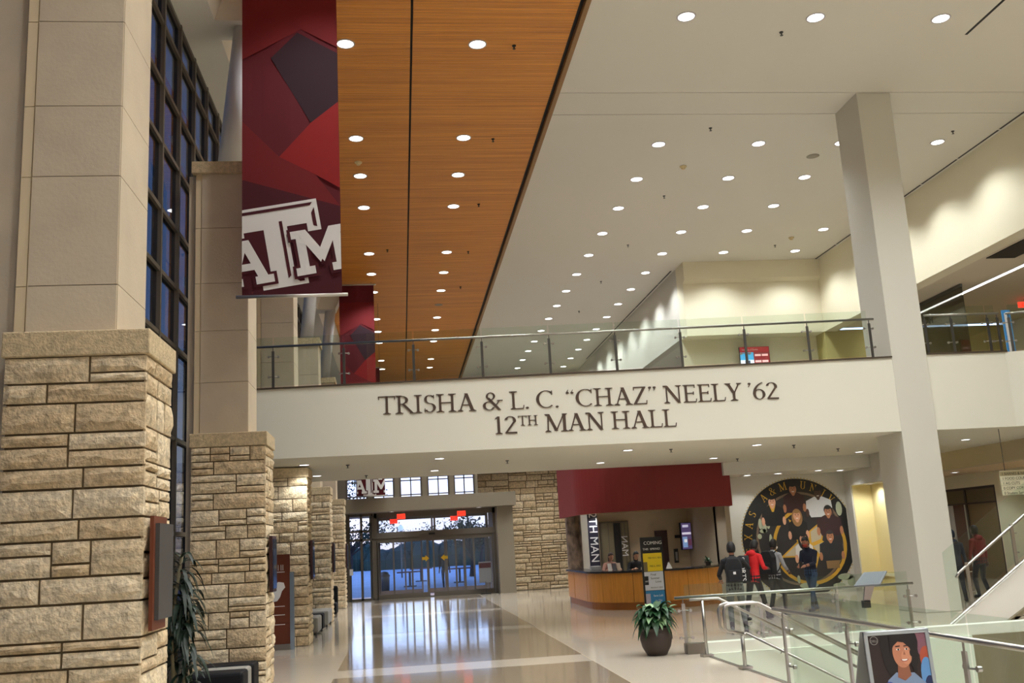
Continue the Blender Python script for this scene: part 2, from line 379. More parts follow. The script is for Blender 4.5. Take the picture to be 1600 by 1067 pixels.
def lay(parent, rects, org, ang, rnd, joint=.017, dep=.045):
    """stones on a vertical face: org = lower-left corner (local), ang = rotation about z of the face (0 faces -y)"""
    ca, sa = cos(ang), sin(ang)
    for x, z, ww, hh in rects:
        cx = x+ww/2
        me = rnd.choice(POOL)[rnd.randrange(3)]
        inst(me, 'stone', parent, (org[0]+cx*ca, org[1]+cx*sa, org[2]+z+hh/2), (ww-joint, dep*rnd.uniform(.8, 1.25), hh-joint), ang)
sw = sroot('wall_far', (3.2, 42.9, 0))
B(4.65, 7.4, 42.9, 43.4, 0, 5.4).build('mortar_bed', MORTAR, sw)
B(3.2, 4.65, 42.9, 43.4, 3.4, 5.4).build('mortar_bed', MORTAR, sw)
rnd = random.Random(5)
lay(sw, ashlar(2.75, 5.3, rnd, (.2, .26, .3), (.45, 1.0)), (1.45, 0, 0), 0, rnd, .03, .06)
lay(sw, ashlar(1.45, 1.9, rnd, (.2, .26, .3), (.45, 1.0)), (0, 0, 3.4), 0, rnd, .03, .06)
struct('wall_far_side', B(7.4, 7.6, 33.5, 43.4, 0, 5.4), GREYW)
struct('wall_above_entry', B(-3.7, 7.4, 42.2, 42.6, 4.97, 7.2), GREIGE)
struct('trim_entry_header', B(-2.6, 4.7, 40.9, 42.3, 3.52, 4.08), GREIGE)
struct('trim_entry_jamb', B(3.92, 4.58, 41.3, 42.6, 0, 3.52), GREIGE)
struct('ceiling_vestibule', B(-2.6, 4.0, 42.3, 46, 3.45, 3.6), GREIGE)
# clerestory windows above the entrance header
for i, (x0, x1) in enumerate(((-2.27, -1.40), (-1.16, -.28), (-.03, .88), (1.13, 2.04), (2.25, 3.12))):
    r = sroot('window_%d' % (i+1), (x0, 42.3, 4.08))
    for a in ((x0-.02, x0+.05, 4.08, 4.97), (x1-.05, x1+.02, 4.08, 4.97)): B(a[0], a[1], 42.22, 42.4, a[2], a[3]).build('window_stile', FRAME2, r)
    xm = (x0+x1)/2; B(xm-.025, xm+.025, 42.25, 42.36, 4.08, 4.97).build('mullion', FRAME2, r)
    for z in (4.08, 4.2, 4.80, 4.93): B(x0, x1, 42.25, 42.36, z, z+.045).build('rail', FRAME2, r)
    for a, b in ((x0, xm), (xm, x1)):
        B(a+.02, b-.02, 42.3, 42.31, 4.1, 4.95).build('pane', G_WIN, r)
for x0, x1 in ((-3.7, -2.29), (-1.38, -1.18), (-.26, -.05), (.9, 1.11), (2.06, 2.23), (3.14, 3.25)):
    struct('wall_entry_pier', B(x0, x1, 42.15, 42.6, 4.08, 4.97), GREIGE)
struct('wall_entry_left', B(-3.7, -2.25, 41.9, 42.6, 0, 3.52), mat('entry_brown', (84, 74, 62), .7))
def storefront(name, Y, xs, x_left, x_right, decals):
    r = sroot(name, (x_left, Y, 0))
    B(x_left, x_left+.12, Y, Y+.14, 0, 3.5).build('door_jamb', FRAME2, r); B(x_right-.12, x_right, Y, Y+.14, 0, 3.5).build('door_jamb', FRAME2, r)
    B(x_left, x_right, Y-.03, Y+.14, 2.46, 2.70).build('door_header', FRAME2, r)
    B(x_left, x_right, Y, Y+.14, 3.30, 3.52).build('transom_head', FRAME2, r)
    B(x_left, x_right, Y, Y+.1, 0, .03).build('threshold', FRAME2, r)
    for x in (xs[0]*.5+xs[-1]*.5, ): B(x-.04, x+.04, Y, Y+.1, 2.7, 3.3).build('transom_bar', FRAME2, r)
    B(x_left+.1, x_right-.1, Y+.06, Y+.07, 2.7, 3.3).build('transom_pane', G_DOOR, r)
    for i, x in enumerate(xs): B(x-.035, x+.035, Y, Y+.09, .03, 2.46).build('door_stile', FRAME2, r)
    for a, b in zip(xs[:-1], xs[1:]):
        if b-a < .3: continue
        B(a+.03, b-.03, Y+.02, Y+.07, .03, .2).build('bottom_rail', FRAME2, r); B(a+.03, b-.03, Y+.02, Y+.07, 2.3, 2.46).build('top_rail', FRAME2, r)
        B(a+.03, b-.03, Y+.04, Y+.05, .2, 2.3).build('pane', G_DOOR, r)
    return r
dr = storefront('door_2', 42.1, [-1.03, -.38, .38, 1.05, 1.28, 1.82, 2.2, 2.57, 2.96, 3.75], -1.15, 3.92, 1)
B(1.10, 1.36, 42.04, 42.08, 2.52, 2.6).build('motion_sensor', BLACK, dr)
for x, s in ((.93, 1), (1.72, -1)):
    MB().prism([(x-.14*s, 42.08, 1.62), (x, 42.08, 1.62), (x, 42.08, 1.69), (x+.16*s, 42.08, 1.56), (x, 42.08, 1.43), (x, 42.08, 1.5), (x-.14*s, 42.08, 1.5)], (0, .004, 0)).build('arrow_decal', mat('decal_yellow', (214, 170, 20), .5), dr)
storefront('door_3', 45.8, [-1.03, .1, .85, 1.1, 1.9, 2.75, 3.75], -1.15, 3.92, 0)
sl = sroot('window_6', (-2.25, 42.1, 0))
for x in (-2.2, -1.68, -1.2): B(x-.05, x+.05, 42.1, 42.2, 0, 3.5).build('window_stile', FRAME2, sl)
for z in (0, 2.4, 2.75, 3.4): B(-2.2, -1.2, 42.1, 42.2, z, z+.08).build('rail', FRAME2, sl)
B(-2.15, -1.25, 42.15, 42.16, .08, 3.4).build('pane', G_DOOR, sl)
struct('wall_vestibule_left', B(-1.35, -1.2, 42.3, 46, 0, 3.5), GREIGE)
struct('wall_vestibule_right', B(3.95, 4.1, 42.6, 46, 0, 3.5), mat('vestibule_brick', (92, 84, 74), .9))

# ---- left window wall (bronze curtain wall)
XW = -3.62
wl = sroot('window_wall_left', (XW, -10, 0))
zr = [0, .9, 2.4, 3.9, 5.4, 6.4, 7.4, 8.5, 9.5, 10.55, 11.15]
yy = -10
while yy < 61:
    if not any(a-.2 < yy < a+1.2 for a in (8.5, 15.95, 23, 30.1, 37.3)) or True:
        B(XW-.1, XW+.05, yy-.04, yy+.04, 0 if yy < 42.5 else 7.2, 11.2).build('mullion', FRAME, wl)
    yy += 1.2
for z in zr: B(XW-.08, XW+.04, -10, 62 if z > 7.2 else 42.3, z-.035, z+.035).build('transom', FRAME, wl)
B(XW-.02, XW-.01, -10, 42.3, 0, 11.2).build('pane', G_TINT, wl); B(XW-.02, XW-.01, 42.3, 62, 7.2, 11.2).build('pane', G_TINT, wl)
struct('wall_roof_left', B(-4.0, -2.6, -10, 62, ZC+.12, ZC+.3), GREYW)

# ================================================================== PILLARS
def upright(P, y, zt, panels, deep=.95):
    """smooth limestone shaft"""
    x0, x1 = -3.24, -2.4; y0 = y+.12
    B(x0+.02, x1-.02, y0+.03, y0+deep, 3.92, zt).build('shaft_core', LIME2, P)
    for a, b in zip(panels[:-1], panels[1:]):
        B(x0+.1, x1, y0, y0+.04, a+.004, b-.004).build('limestone_panel', LIME, P)
        B(x1-.03, x1+.01, y0+.012, y0+deep, a+.004, b-.004).build('limestone_panel', LIME, P)
        B(x0, x0+.085, y0+.015, y0+.04, a+.004, b-.004).build('limestone_strip', LIME2, P)
    B(-3.60 if y < 10 else -3.37, x0-.015, y0+.12, y0+.8, 0, zt).build('wall_wing', LIME, P)
    B(x0-.06, x1+.06, y0-.06, y0+deep+.04, zt, zt+.2).build('shaft_cap', CAPST, P)
PIL = [(8.5, 'rough limestone pillar carrying a grey plaque on a wooden board'),
       (15.95, 'rough limestone pillar with a dark ottoman bench against its foot'),
       (23.0, 'rough limestone pillar standing just behind the brown map kiosk'),
       (30.1, 'rough limestone pillar between the kiosk pillar and the entrance pillar'),
       (37.3, 'rough limestone pillar next to the glass entrance doors')]
for i, (y, lab) in enumerate(PIL):
    P = thing('stone_pillar', lab, 'pillar', (-2.68, y+.5, 0), 0, 'limestone pillars along the window wall')
    rnd = random.Random(20+i)
    B(-3.23, -2.13, y+.03, y+.97, 0, 3.7).build('mortar_core', MORTAR, P)
    lay(P, ashlar(1.16, 3.70, rnd), (-3.26+2.68, .03-.5, 0), 0, rnd)
    lay(P, ashlar(.94, 3.70, rnd, wl=(.25, .6)), (-2.13+2.68, .03-.5, 0), PI/2, rnd)
    B(-3.28, -2.08, y-.01, y+1.0, 3.70, 3.92).build('base_cap', CAPST, P, bevel=.012)
    upright(P, y, 8.3, [3.92, 4.75, 5.6, 6.4, 7.35, 8.3] if i else [3.92, 4.35, 5.35, 6.02, 6.85, 7.6, 8.3])
    # leaning round strut and its bracket up to the wood ceiling
    S = thing('leaning_strut', 'white round strut leaning out from the top of ' + ('the plaque pillar', 'the pillar behind the big maroon banner', 'the kiosk pillar', 'the second last pillar', 'the entrance pillar')[i], 'strut', (-2.85, y+.6, 8.5), 0, 'leaning roof struts')
    MB().tube([(-2.78, y+.6, 8.58), (-2.50, y+.6, 11.25)], .2, 14).build('strut_tube', mat('strut_white', (216, 218, 220), .5), S, smooth=True)
    B(-3.05, -2.45, y+.3, y+.9, 8.5, 8.53).build('foot_plate', DSTEEL, S)
    MB().prism([(-2.98, y+.25, 11.2), (-2.3, y+.25, 11.2), (-1.9, y+.25, ZC-.001), (-2.7, y+.25, ZC-.001)], (0, .7, 0)).build('bracket', WHITE, S)

# ================================================================== DOWNLIGHTS
def make_downlight(name, r, watts, label, group, angle, cat='ceiling light'):
    t = thing(name, label, cat, (0, 0, 0), 0, group)
    MB().lathe([(r*1.0, -.012), (r*1.18, -.012), (r*1.2, .0), (r*1.0, .0), (r*1.0, -.012)], n=20, cap=False).build('trim_ring', TRIMR, t, local=True)
    MB().lathe([(0.001, -.006), (r, -.006), (r, 0), (0.001, 0)], n=20).build('lens', LAMPW, t, local=True)
    ld = bpy.data.lights.new('lamp', 'SPOT'); ld.energy = watts; ld.color = (.95, .985, 1); ld.spot_size = math.radians(angle); ld.spot_blend = .7; ld.shadow_soft_size = r
    lo = bpy.data.objects.new('lamp', ld); COL.objects.link(lo); lo.parent = t; lo.location = (0, 0, -.03)
    return t
def spread(proto, pts):
    for i, q in enumerate(pts):
        o = proto if i == 0 else copy_tree(proto); o.location = q
YS = [24.03, 26.56, 29.07, 31.62, 34.17, 36.75, 39.3, 41.85, 44.35, 46.95, 49.5, 52.05, 54.6, 57.2]
pts = [(x, y, ZC) for y in YS for x in (7.1, 9.86)]+[(12.2, y, ZC) for y in YS[:5]]+[(14.98, y, ZC) for y in YS[:5]]
for k in range(10): pts += [(6+2.72*j, 17.58-2.55*k, ZC) for j in range(4)]
spread(make_downlight('downlight', .165, LAMP_HIGH, 'round recessed downlight in the white hall ceiling', 'white ceiling downlights', 126), pts)
pw = [(x, y, ZC) for y in (18.73, 23.5, 26.05, 28.65, 33.42, 36.03, 38.7, 43.45, 46.05, 48.65, 53.4, 56) for x in (-.84, 1.87)]
pw += [(x, y, ZC) for y in (16.1, 13.5, 8.7, 6.1, 3.5, -1.3, -3.9) for x in (-.84, 1.87)]
pw = [q for q in pw if not (abs(q[0]-1.87) < .1 and abs(q[1]-41.08) < .1)]
spread(make_downlight('downlight', .165, LAMP_WOOD, 'round recessed downlight in the slatted wood ceiling', 'wood ceiling downlights', 112), pw)
ps = [(-2.14, 22.68), (-2.14, 26.05), (.9, 22.6), (.9, 26.1), (5.33, 26.1), (5.3, 22.65), (8.52, 26.3), (8.48, 22.8)]
spread(make_downlight('soffit_downlight', .11, LAMP_LOW, 'small round downlight in the underside of the lettered bridge', 'bridge soffit downlights', 130), [(x, y, 3.95) for x, y in ps])
spread(make_downlight('soffit_downlight', .11, LAMP_LOW*.6, 'small round downlight in the soffit near the round mural', 'mural soffit downlights', 130),
       [(12.8, 26.5, 3.95), (12.2, 28.0, 3.58), (11.2, 28.6, 3.58), (10.3, 28.75, 3.58), (13.1, 28.5, 3.58)])
spread(make_downlight('soffit_downlight', .11, LAMP_LOW, 'small round downlight in the soffit right of the square column', 'side soffit downlights', 130),
       [(14.5, 24.0, 3.95), (14.5, 28, 3.95), (17.6, 26, 3.42), (17.6, 30, 3.42), (17.6, 34, 3.42), (15.5, 22.2, 3.95)])
spread(make_downlight('soffit_downlight', .07, 48, 'tiny downlight under the dark red reception drum', 'reception downlights', 140),
       [(5.6, 30.6, 2.78), (6.3, 29.2, 2.78), (7.6, 28.9, 2.78), (8.6, 29.1, 2.78), (7.3, 30.6, 2.78), (6.2, 31.6, 2.78)])
spread(make_downlight('soffit_downlight', .09, 40, 'small downlight under the grey entrance header', 'entrance downlights', 130), [(-.4, 41.4, 3.52), (3.2, 41.4, 3.52)])
spread(make_downlight('soffit_downlight', .08, 60, 'small downlight in the head of the yellow niche', 'niche downlights', 150), [(13.95, 27.0, 3.13), (13.95, 28.4, 3.13)])
# corridor linear light
t = thing('linear_light', 'long thin linear light in the upper corridor ceiling', 'ceiling light', (19.05, 29, 9.42))
B(18.98, 19.12, 22, 35, 9.40, 9.418).build('diffuser', mat('linear_diffuser', (250, 246, 255), .5, emit=7), t)
B(18.96, 19.14, 21.98, 35.02, 9.405, 9.419).build('housing', TRIMR, t)
ld = bpy.data.lights.new('lamp', 'AREA'); ld.energy = 260; ld.shape = 'RECTANGLE'; ld.size = .14; ld.size_y = 13; ld.color = (1, .93, .82)
lo = bpy.data.objects.new('lamp', ld); COL.objects.link(lo); lo.parent = t; lo.location = (0, -.5, -.04)
# sprinklers, detectors, speakers, slot diffusers
def sprinkler(x, y, z, m, lab, grp):
    t = thing('sprinkler', lab, 'sprinkler', (x, y, z), 0, grp)
    MB().lathe([(.001, 0), (.045, 0), (.04, -.02), (.015, -.025), (.012, -.07), (.035, -.075), (.035, -.08), (.001, -.082)], (x, y, z), 8).build('head', m, t)
for x, y in ((2.64, 18.78), (2.63, 23.59), (2.63, 28.5), (2.63, 33.4), (2.63, 38.2), (-.2, 33)): sprinkler(x, y, ZC, BLACK, 'small black sprinkler head in the wood ceiling', 'wood ceiling sprinklers')
for x, y in ((8.22, 18.17), (8.2, 23.0), (15, 23.3), (8.3, 28.0), (13.9, 33.4), (8.3, 33.0), (8.3, 37.9), (8.3, 43)): sprinkler(x, y, ZC, DSTEEL, 'small sprinkler head in the white ceiling', 'white ceiling sprinklers')
for x, y in ((-1.2, 23.2), (-.9, 26.7), (2.6, 24), (6.4, 22.9), (9.6, 23.3), (9.4, 26.9), (11.5, 25)): sprinkler(x, y, 3.95, DSTEEL, 'small sprinkler head under the lettered bridge', 'bridge soffit sprinklers')
for x, y, lab in ((8.22, 25.61, 'cream smoke detector on the white ceiling beyond the sprinkler'), (14.16, 32.5, 'cream smoke detector on the white ceiling near the cream wall'), (-.85, 25.05, 'cream smoke detector on the slatted wood ceiling')):
    t = thing('smoke_detector', lab, 'detector', (x, y, ZC)); MB().lathe([(.001, 0), (.1, 0), (.1, -.03), (.06, -.05), (.05, -.085), (.001, -.09)], (x, y, ZC), 12).build('housing', mat('detector_cream', (214, 196, 150), .5), t)
for x, y, lab in ((11.78, 24.95, 'grey round ceiling speaker in the white ceiling by the column'), (1.86, 41.1, 'grey round ceiling speaker in the wood ceiling')):
    t = thing('ceiling_speaker', lab, 'speaker', (x, y, ZC)); MB().lathe([(.001, -.01), (.15, -.012), (.18, -.004), (.18, 0), (.001, 0)], (x, y, ZC), 20).build('grille', mat('speaker_grey', (150, 144, 128), .7), t)
for x, y0, n, lab, g in ((16.28, 13.0, 11, 'black slot air diffuser along the right upper wall', 'slot diffusers by the right wall'), (10.85, 36.6, 9, 'black slot air diffuser along the far grey wall', 'slot diffusers by the far wall'), (12.38, 14.2, 2, 'black slot air diffuser alone in the white ceiling', 'ceiling slot diffusers')):
    for k in range(n):
        tag(B(x-.03, x+.03, y0+k*2.05, y0+k*2.05+1.98, ZC-.006, ZC+.004).build('slot_diffuser', BLACK), lab, 'air vent', g)

# ================================================================== GLASS RAILINGS
def railing(name, label, P, posts, zb, rail_h=.91, glass_h=1.12, ext=(.1, .1), post_m=None, side=-1, plate=False):
    """P: function s -> (x, y); posts: list of s; zb: function s -> base z"""
    x, y = P(posts[0]); t = thing(name, label, 'railing', (x, y, zb(posts[0])), 0)
    a, b = Vector((*P(posts[0]), 0)), Vector((*P(posts[-1]), 0)); d = (b-a).normalized(); n = Vector((d.y, -d.x, 0))*side
    L = [Vector((*P(s), zb(s))) for s in posts]
    up = Vector((0, 0, 1))
    p0 = L[0]-d*ext[0]+up*rail_h; p1 = L[-1]+d*ext[1]+up*rail_h
    MB().tube([p0, p1], .026, 10).build('handrail', STEEL, t, smooth=True)
    for q in L:
        mb = MB(); w = .028; c = [q+d*w+n*.012, q-d*w+n*.012, q-d*w-n*.012, q+d*w-n*.012]
        mb.prism(c, up*(rail_h-.1)); mb.tube([q+up*(rail_h-.11), q+up*(rail_h-.02)], .01, 6)
        po = mb.build('post', post_m or STEEL, t)
        if plate: MB().prism([q+d*.09+n*.06, q-d*.09+n*.06, q-d*.09-n*.06, q+d*.09-n*.06], up*.035).build('base_plate', STEEL, t)
        for h in (.26, .70):
            for sg in (-1, 1):
                mb = MB(); c0 = q+up*h; mb.tube([c0, c0+d*sg*.1+n*.05], .009, 6); mb.tube([c0+d*sg*.1+n*.035, c0+d*sg*.1+n*.075], .026, 10)
                o = mb.build('clamp', STEEL, po, local=True)
                off = WLOC[t.name]
                for v in o.data.vertices: v.co -= Vector(off)
    for q0, q1 in zip(L[:-1], L[1:]):
        g = .02; A = q0+d*g+n*.055; Bq = q1-d*g+n*.055
        MB().prism([A+up*.06, Bq+up*.06, Bq+up*glass_h, A+up*glass_h], n*.012).build('glass_panel', G_RAIL, t)
    return t
X0, X1 = -2.62, 10.82
ps_ = [X0+(X1-X0)*i/9 for i in range(10)]
railing('glass_railing', 'long glass balustrade with steel posts on top of the lettered bridge', lambda s: (s, 21.12), [-3.1]+ps_, lambda s: ztop(s)+.035, ext=(0, .12), side=-1, post_m=DSTEEL)
railing('glass_railing', 'short glass balustrade on the upper floor right of the column', lambda s: (s, 21.15), [12.2, 12.85, 13.75, 14.0], lambda s: 5.715, ext=(0, .05), post_m=DSTEEL)
railing('glass_railing', 'upper glass balustrade turning away from the column towards the stair', lambda s: (14.0+s*.95, 21.15-s*.3), [0.25, 1.0, 2.4], lambda s: 5.69, ext=(.05, .1), post_m=DSTEEL)
railing('glass_railing', 'glass balustrade on a white kerb behind the potted plant', lambda s: (s, 16.75), [4.66, 6.0, 7.36, 8.66], lambda s: .0 if s < 4.7 else .17*0, ext=(.14, .1), side=1)
railing('glass_railing', 'glass balustrade beside the stairwell behind the portrait poster', lambda s: (4.75, s), [12.5, 10.65, 8.35, 6.3], lambda s: 0, rail_h=.94, glass_h=1.15, ext=(.3, .2), side=-1, plate=True)
# handrails of the descending stair
t = thing('stair_handrail', 'looped steel handrail at the head of the descending stairs', 'handrail', (4.95, 14.46, 0))
for dy in (-.12, .12):
    y = 14.46+dy
    MB().tube([(4.86, y, .5), (4.62, y, .55), (4.58, y, .6), (4.58, y, .84), (4.61, y, .9), (4.68, y, .92), (5.1, y, .92), (7.4, y, -.35)], .022, 8).build('handrail', STEEL, t, smooth=True)
MB().tube([(4.86, 14.46, .0), (4.86, 14.46, .5)], .028, 8).build('post', STEEL, t, smooth=True)
MB().tube([(4.86, 14.3, .5), (4.86, 14.62, .5)], .022, 8).build('cross_bar', STEEL, t, smooth=True)
B(4.78, 4.94, 14.36, 14.56, 0.012, .045).build('base_plate', STEEL, t)
t = thing('stair_handrail', 'steel post and rail end at the left end of the kerb', 'handrail', (4.83, 16.2, 0))
MB().tube([(4.83, 16.2, 0), (4.83, 16.2, .88)], .026, 8).build('post', STEEL, t, smooth=True)
MB().tube([(4.62, 16.2, .9), (5.1, 16.2, .9), (7.5, 16.2, -.42)], .022, 8).build('handrail', STEEL, t, smooth=True)
B(4.74, 4.92, 16.12, 16.28, 0, .04).build('base_plate', STEEL, t)
t = thing('wall_handrail', 'steel handrail fixed low on the pale stairwell wall', 'handrail', (5.6, 16.5, 0))
MB().tube([(5.6, 16.48, .3), (10.2, 16.48, -2.2)], .022, 8).build('handrail', STEEL, t, smooth=True)
for x in (6.2, 7.6, 9): MB().tube([(x, 16.48, .3-(x-5.6)*.543), (x, 16.56, .25-(x-5.6)*.543)], .01, 6).build('bracket', STEEL, t)
# descending stairs
t = thing('descending_stairs', 'pale stairs leading down behind the looped handrail', 'stairs', (4.9, 14.4, 0))
for k in range(14): B(4.9+.3*k, 4.9+.3*(k+1)+.02, 12.3, 16.54, -.165*(k+1)-.2, -.165*(k+1)).build('step', mat('stair_tread', (176, 168, 150), .6), t)
MB().prism([(4.9, 12.15, 0), (9.1, 12.15, -2.31), (9.1, 12.15, -2.7), (4.9, 12.15, -.35)], (0, .15, 0)).build('stringer', WHITE, t)
# ascending staircase right of the column
t = thing('ascending_staircase', 'white staircase climbing to the upper floor beside the square column', 'stairs', (9.75, 18.3, 0))
sl_ = .64
MB().prism([(9.6, 17.3, 0.02), (10.5, 17.3, 0.0), (19.3, 17.3, 4.95), (19.3, 17.3, 5.9), (18.2, 17.3, 5.65)], (0, .1, 0)).build('stringer', mat('stringer_white', (214, 210, 200), .6), t)
MB().prism([(10.75, 18.6, 0.02), (10.9, 18.6, 0.0), (19.3, 18.6, 4.95), (19.3, 18.6, 5.4), (18.6, 18.6, 5.0)], (0, .1, 0)).build('stringer', MATS['stringer_white'], t)
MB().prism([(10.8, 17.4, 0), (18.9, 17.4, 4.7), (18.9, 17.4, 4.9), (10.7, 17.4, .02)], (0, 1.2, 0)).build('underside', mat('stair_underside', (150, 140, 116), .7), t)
for k in range(27): B(10.95+.27*k, 10.95+.27*(k+1)+.02, 17.4, 18.6, .165*k+.02, .172*(k+1)).build('step', MATS['stair_tread'], t)
MB().tube([(9.55, 17.28, .06), (18.2, 17.28, 5.7)], .022, 6).build('edge_trim', STEEL, t)
st = thing('glass_railing', 'sloping glass balustrade climbing along the white staircase', 'railing', (9.9, 17.35, .2))
MB().tube([(9.92, 17.35, .92), (9.98, 17.35, 1.0), (17.5, 17.35, 6.05)], .026, 8).build('handrail', STEEL, st, smooth=True)
def zs(x): return .16+(x-9.7)*.657
for i, (a, b) in enumerate(((9.75, 10.93), (10.97, 12.5), (12.54, 14.1), (14.14, 15.7))):
    MB().prism([(a, 17.4, zs(a)+.02), (b, 17.4, zs(b)+.02), (b, 17.4, zs(b)+1.18), (a, 17.4, zs(a)+1.18)], (0, .012, 0)).build('glass_panel', G_RAIL, st)
for x in (10.15, 11.12, 12.6, 14.2):
    mb = MB().box(x-.03, x+.03, 17.33, 17.36, zs(x)-.05, zs(x)+.72); mb.tube([(x, 17.35, zs(x)+.2), (x+.12, 17.41, zs(x)+.2)], .01, 6); mb.tube([(x, 17.35, zs(x)+.55), (x+.12, 17.41, zs(x)+.55)], .01, 6)
    mb.build('post', STEEL, st)

# ================================================================== LETTERING ON THE BRIDGE (drawn serif capitals)
class Gl:
    def __init__(s): s.q = []
    def V(s, x, y0=0, y1=1, w=.1): s.q.append([(x-w/2, y0), (x+w/2, y0), (x+w/2, y1), (x-w/2, y1)]); return s
    def H(s, x0, x1, y, t=.05): s.q.append([(x0, y-t/2), (x1, y-t/2), (x1, y+t/2), (x0, y+t/2)]); return s
    def D(s, x0, y0, x1, y1, w): s.q.append([(x0-w/2, y0), (x0+w/2, y0), (x1+w/2, y1), (x1-w/2, y1)]); return s
    def S(s, x, y, w=.32, t=.04):
        a, b, c = (0, t, .085) if y == 0 else (1, 1-t, .915)
        s.q.append([(x-w/2, a), (x+w/2, a), (x+w/2, b), (x-w/2, b)])
        s.q.append([(x-w*.36, b), (x+w*.36, b), (x+.062, c), (x-.062, c)]); return s
    def A(s, cx, cy, rx, ry, a0, a1, w0, w1, n=18):
        for i in range(n):
            P = []
            for k in (i, i+1):
                a = math.radians(a0+(a1-a0)*k/n); w = w0+(w1-w0)*abs(cos(a))**1.5
                P.append(((cx+(rx+w/2)*cos(a), cy+(ry+w/2*.6)*sin(a)), (cx+(rx-w/2)*cos(a), cy+(ry-w/2*.6)*sin(a))))
            s.q.append([P[0][0], P[1][0], P[1][1], P[0][1]])
        return s
def comma(g, x, y, flip=1):
    g.A(x, y, .035, .035, 0, 360, .07, .07, 10)
    g.q.append([(x+.07*flip, y), (x+.02*flip, y), (x-.05*flip, y-.17*flip), (x-.03*flip, y-.18*flip)]); return g
GLY = {
 'T': (Gl().V(.35).S(.35, 0).H(.02, .68, .965, .055).D(.03, .80, .015, .99, .035).D(.67, .80, .685, .99, .035), .72),
 'R': (Gl().V(.14).S(.14, 0).S(.1, 1, .22).A(.2, .745, .25, .225, -90, 90, .05, .12).H(.1, .24, .97, .05).H(.14, .24, .52, .05).D(.30, .52, .66, .02, .13).H(.56, .78, .02, .04), .74),
 'I': (Gl().V(.17).S(.17, 0).S(.17, 1), .38),
 'S': (Gl().A(.27, .74, .17, .22, 30, 270, .05, .11).A(.27, .27, .19, .235, 90, -150, .05, .12).D(.44, .78, .44, .97, .035).D(.07, .04, .07, .24, .035), .54),
 'H': (Gl().V(.16).V(.66).S(.16, 0).S(.16, 1).S(.66, 0).S(.66, 1).H(.16, .66, .52), .86),
 'A': (Gl().D(.12, .02, .38, .99, .06).D(.64, .02, .38, .99, .135).H(.22, .52, .35).S(.12, 0, .24).S(.64, 0, .3), .80),
 'L': (Gl().V(.15).S(.15, 0, .26).S(.15, 1).H(.15, .54, .028, .055).D(.55, .01, .585, .22, .035), .62),
 'C': (Gl().A(.45, .5, .36, .47, 48, 312, .05, .13, 26).D(.70, .74, .70, .97, .035), .80),
 'Z': (Gl().H(.06, .58, .965, .06).H(.04, .6, .03, .06).D(.1, .03, .53, .97, .13).D(.065, .8, .065, .99, .035).D(.60, .01, .615, .22, .035), .67),
 'N': (Gl().V(.14, 0, 1, .055).V(.68, 0, 1, .055).D(.13, .98, .67, .0, .135).S(.14, 0, .25).S(.66, 1, .26).S(.08, 1, .18), .84),
 'E': (Gl().V(.15).S(.15, 0, .26).S(.15, 1, .26).H(.15, .54, .972, .055).H(.15, .48, .52).H(.15, .56, .028, .055).D(.53, .82, .53, .99, .035).D(.56, .01, .59, .2, .035).D(.47, .43, .47, .61, .035), .64),
 'Y': (Gl().V(.35, 0, .46).S(.35, 0).D(.35, .42, .11, .99, .13).D(.36, .42, .60, .99, .06).S(.1, 1, .26).S(.60, 1, .22), .70),
 'M': (Gl().D(.14, .0, .17, .98, .06).V(.86, 0, 1, .125).D(.17, .98, .50, .05, .13).D(.50, .05, .84, .98, .06).S(.14, 0, .25).S(.86, 0).S(.12, 1, .2).S(.88, 1, .22), 1.0),
 '1': (Gl().V(.22, 0, .98, .11).S(.22, 0, .3).D(.10, .86, .2, .97, .06), .46),
 '2': (Gl().A(.26, .72, .19, .235, 165, -20, .05, .12).D(.07, .05, .42, .64, .10).H(.05, .54, .045, .085), .60),
 '6': (Gl().A(.29, .31, .21, .28, 0, 360, .05, .115, 24).A(.60, .30, .53, .70, 180, 105, .06, .12, 14), .60),
 '&': (Gl().A(.34, .78, .15, .19, 0, 360, .05, .09).D(.22, .70, .70, .0, .13).A(.27, .25, .21, .225, 75, 335, .05, .12).D(.50, .18, .70, .52, .05).H(.6, .84, .53, .04), .88),
 '.': (Gl().A(.1, .06, .03, .035, 0, 360, .07, .07, 10), .2), ' ': (Gl(), .26),
 '"': (comma(comma(Gl(), .1, .80, -1), .30, .80, -1), .42), '^': (comma(comma(Gl(), .1, .93), .30, .93), .42), "'": (comma(Gl(), .1, .93), .22)}
def serif_line(parent, s, x0, x1, zb, h, y, m, small=()):
    tot = 0
    for i, ch in enumerate(s): tot += GLY[ch][1]*(.55 if i in small else 1)
    k = (x1-x0)/tot; x = x0
    for i, ch in enumerate(s):
        g, wd = GLY[ch]; f = .55 if i in small else 1; zo = zb+(h*.42 if i in small else 0)
        if g.q:
            mb = MB()
            for j, q in enumerate(g.q): mb.prism([(x+a*k*f, y-j*.0002, zo+b*h*f) for a, b in q], (0, .015, 0))
            mb.build('letter', m, parent)
        x += wd*k*f
BRZ = mat('letter_bronze', (74, 56, 44), .5)
t = thing('hall_name_lettering', 'brown serif capitals spelling the hall name on the bridge fascia', 'lettering', (4, 20.99, 4.2))
serif_line(t, 'TRISHA & L. C. "CHAZ^ NEELY \'62', -.42, 8.46, 4.79, .39, 20.985, BRZ)
serif_line(t, '12TH MAN HALL', 2.02, 6.06, 4.27, .385, 20.985, BRZ, (2, 3))

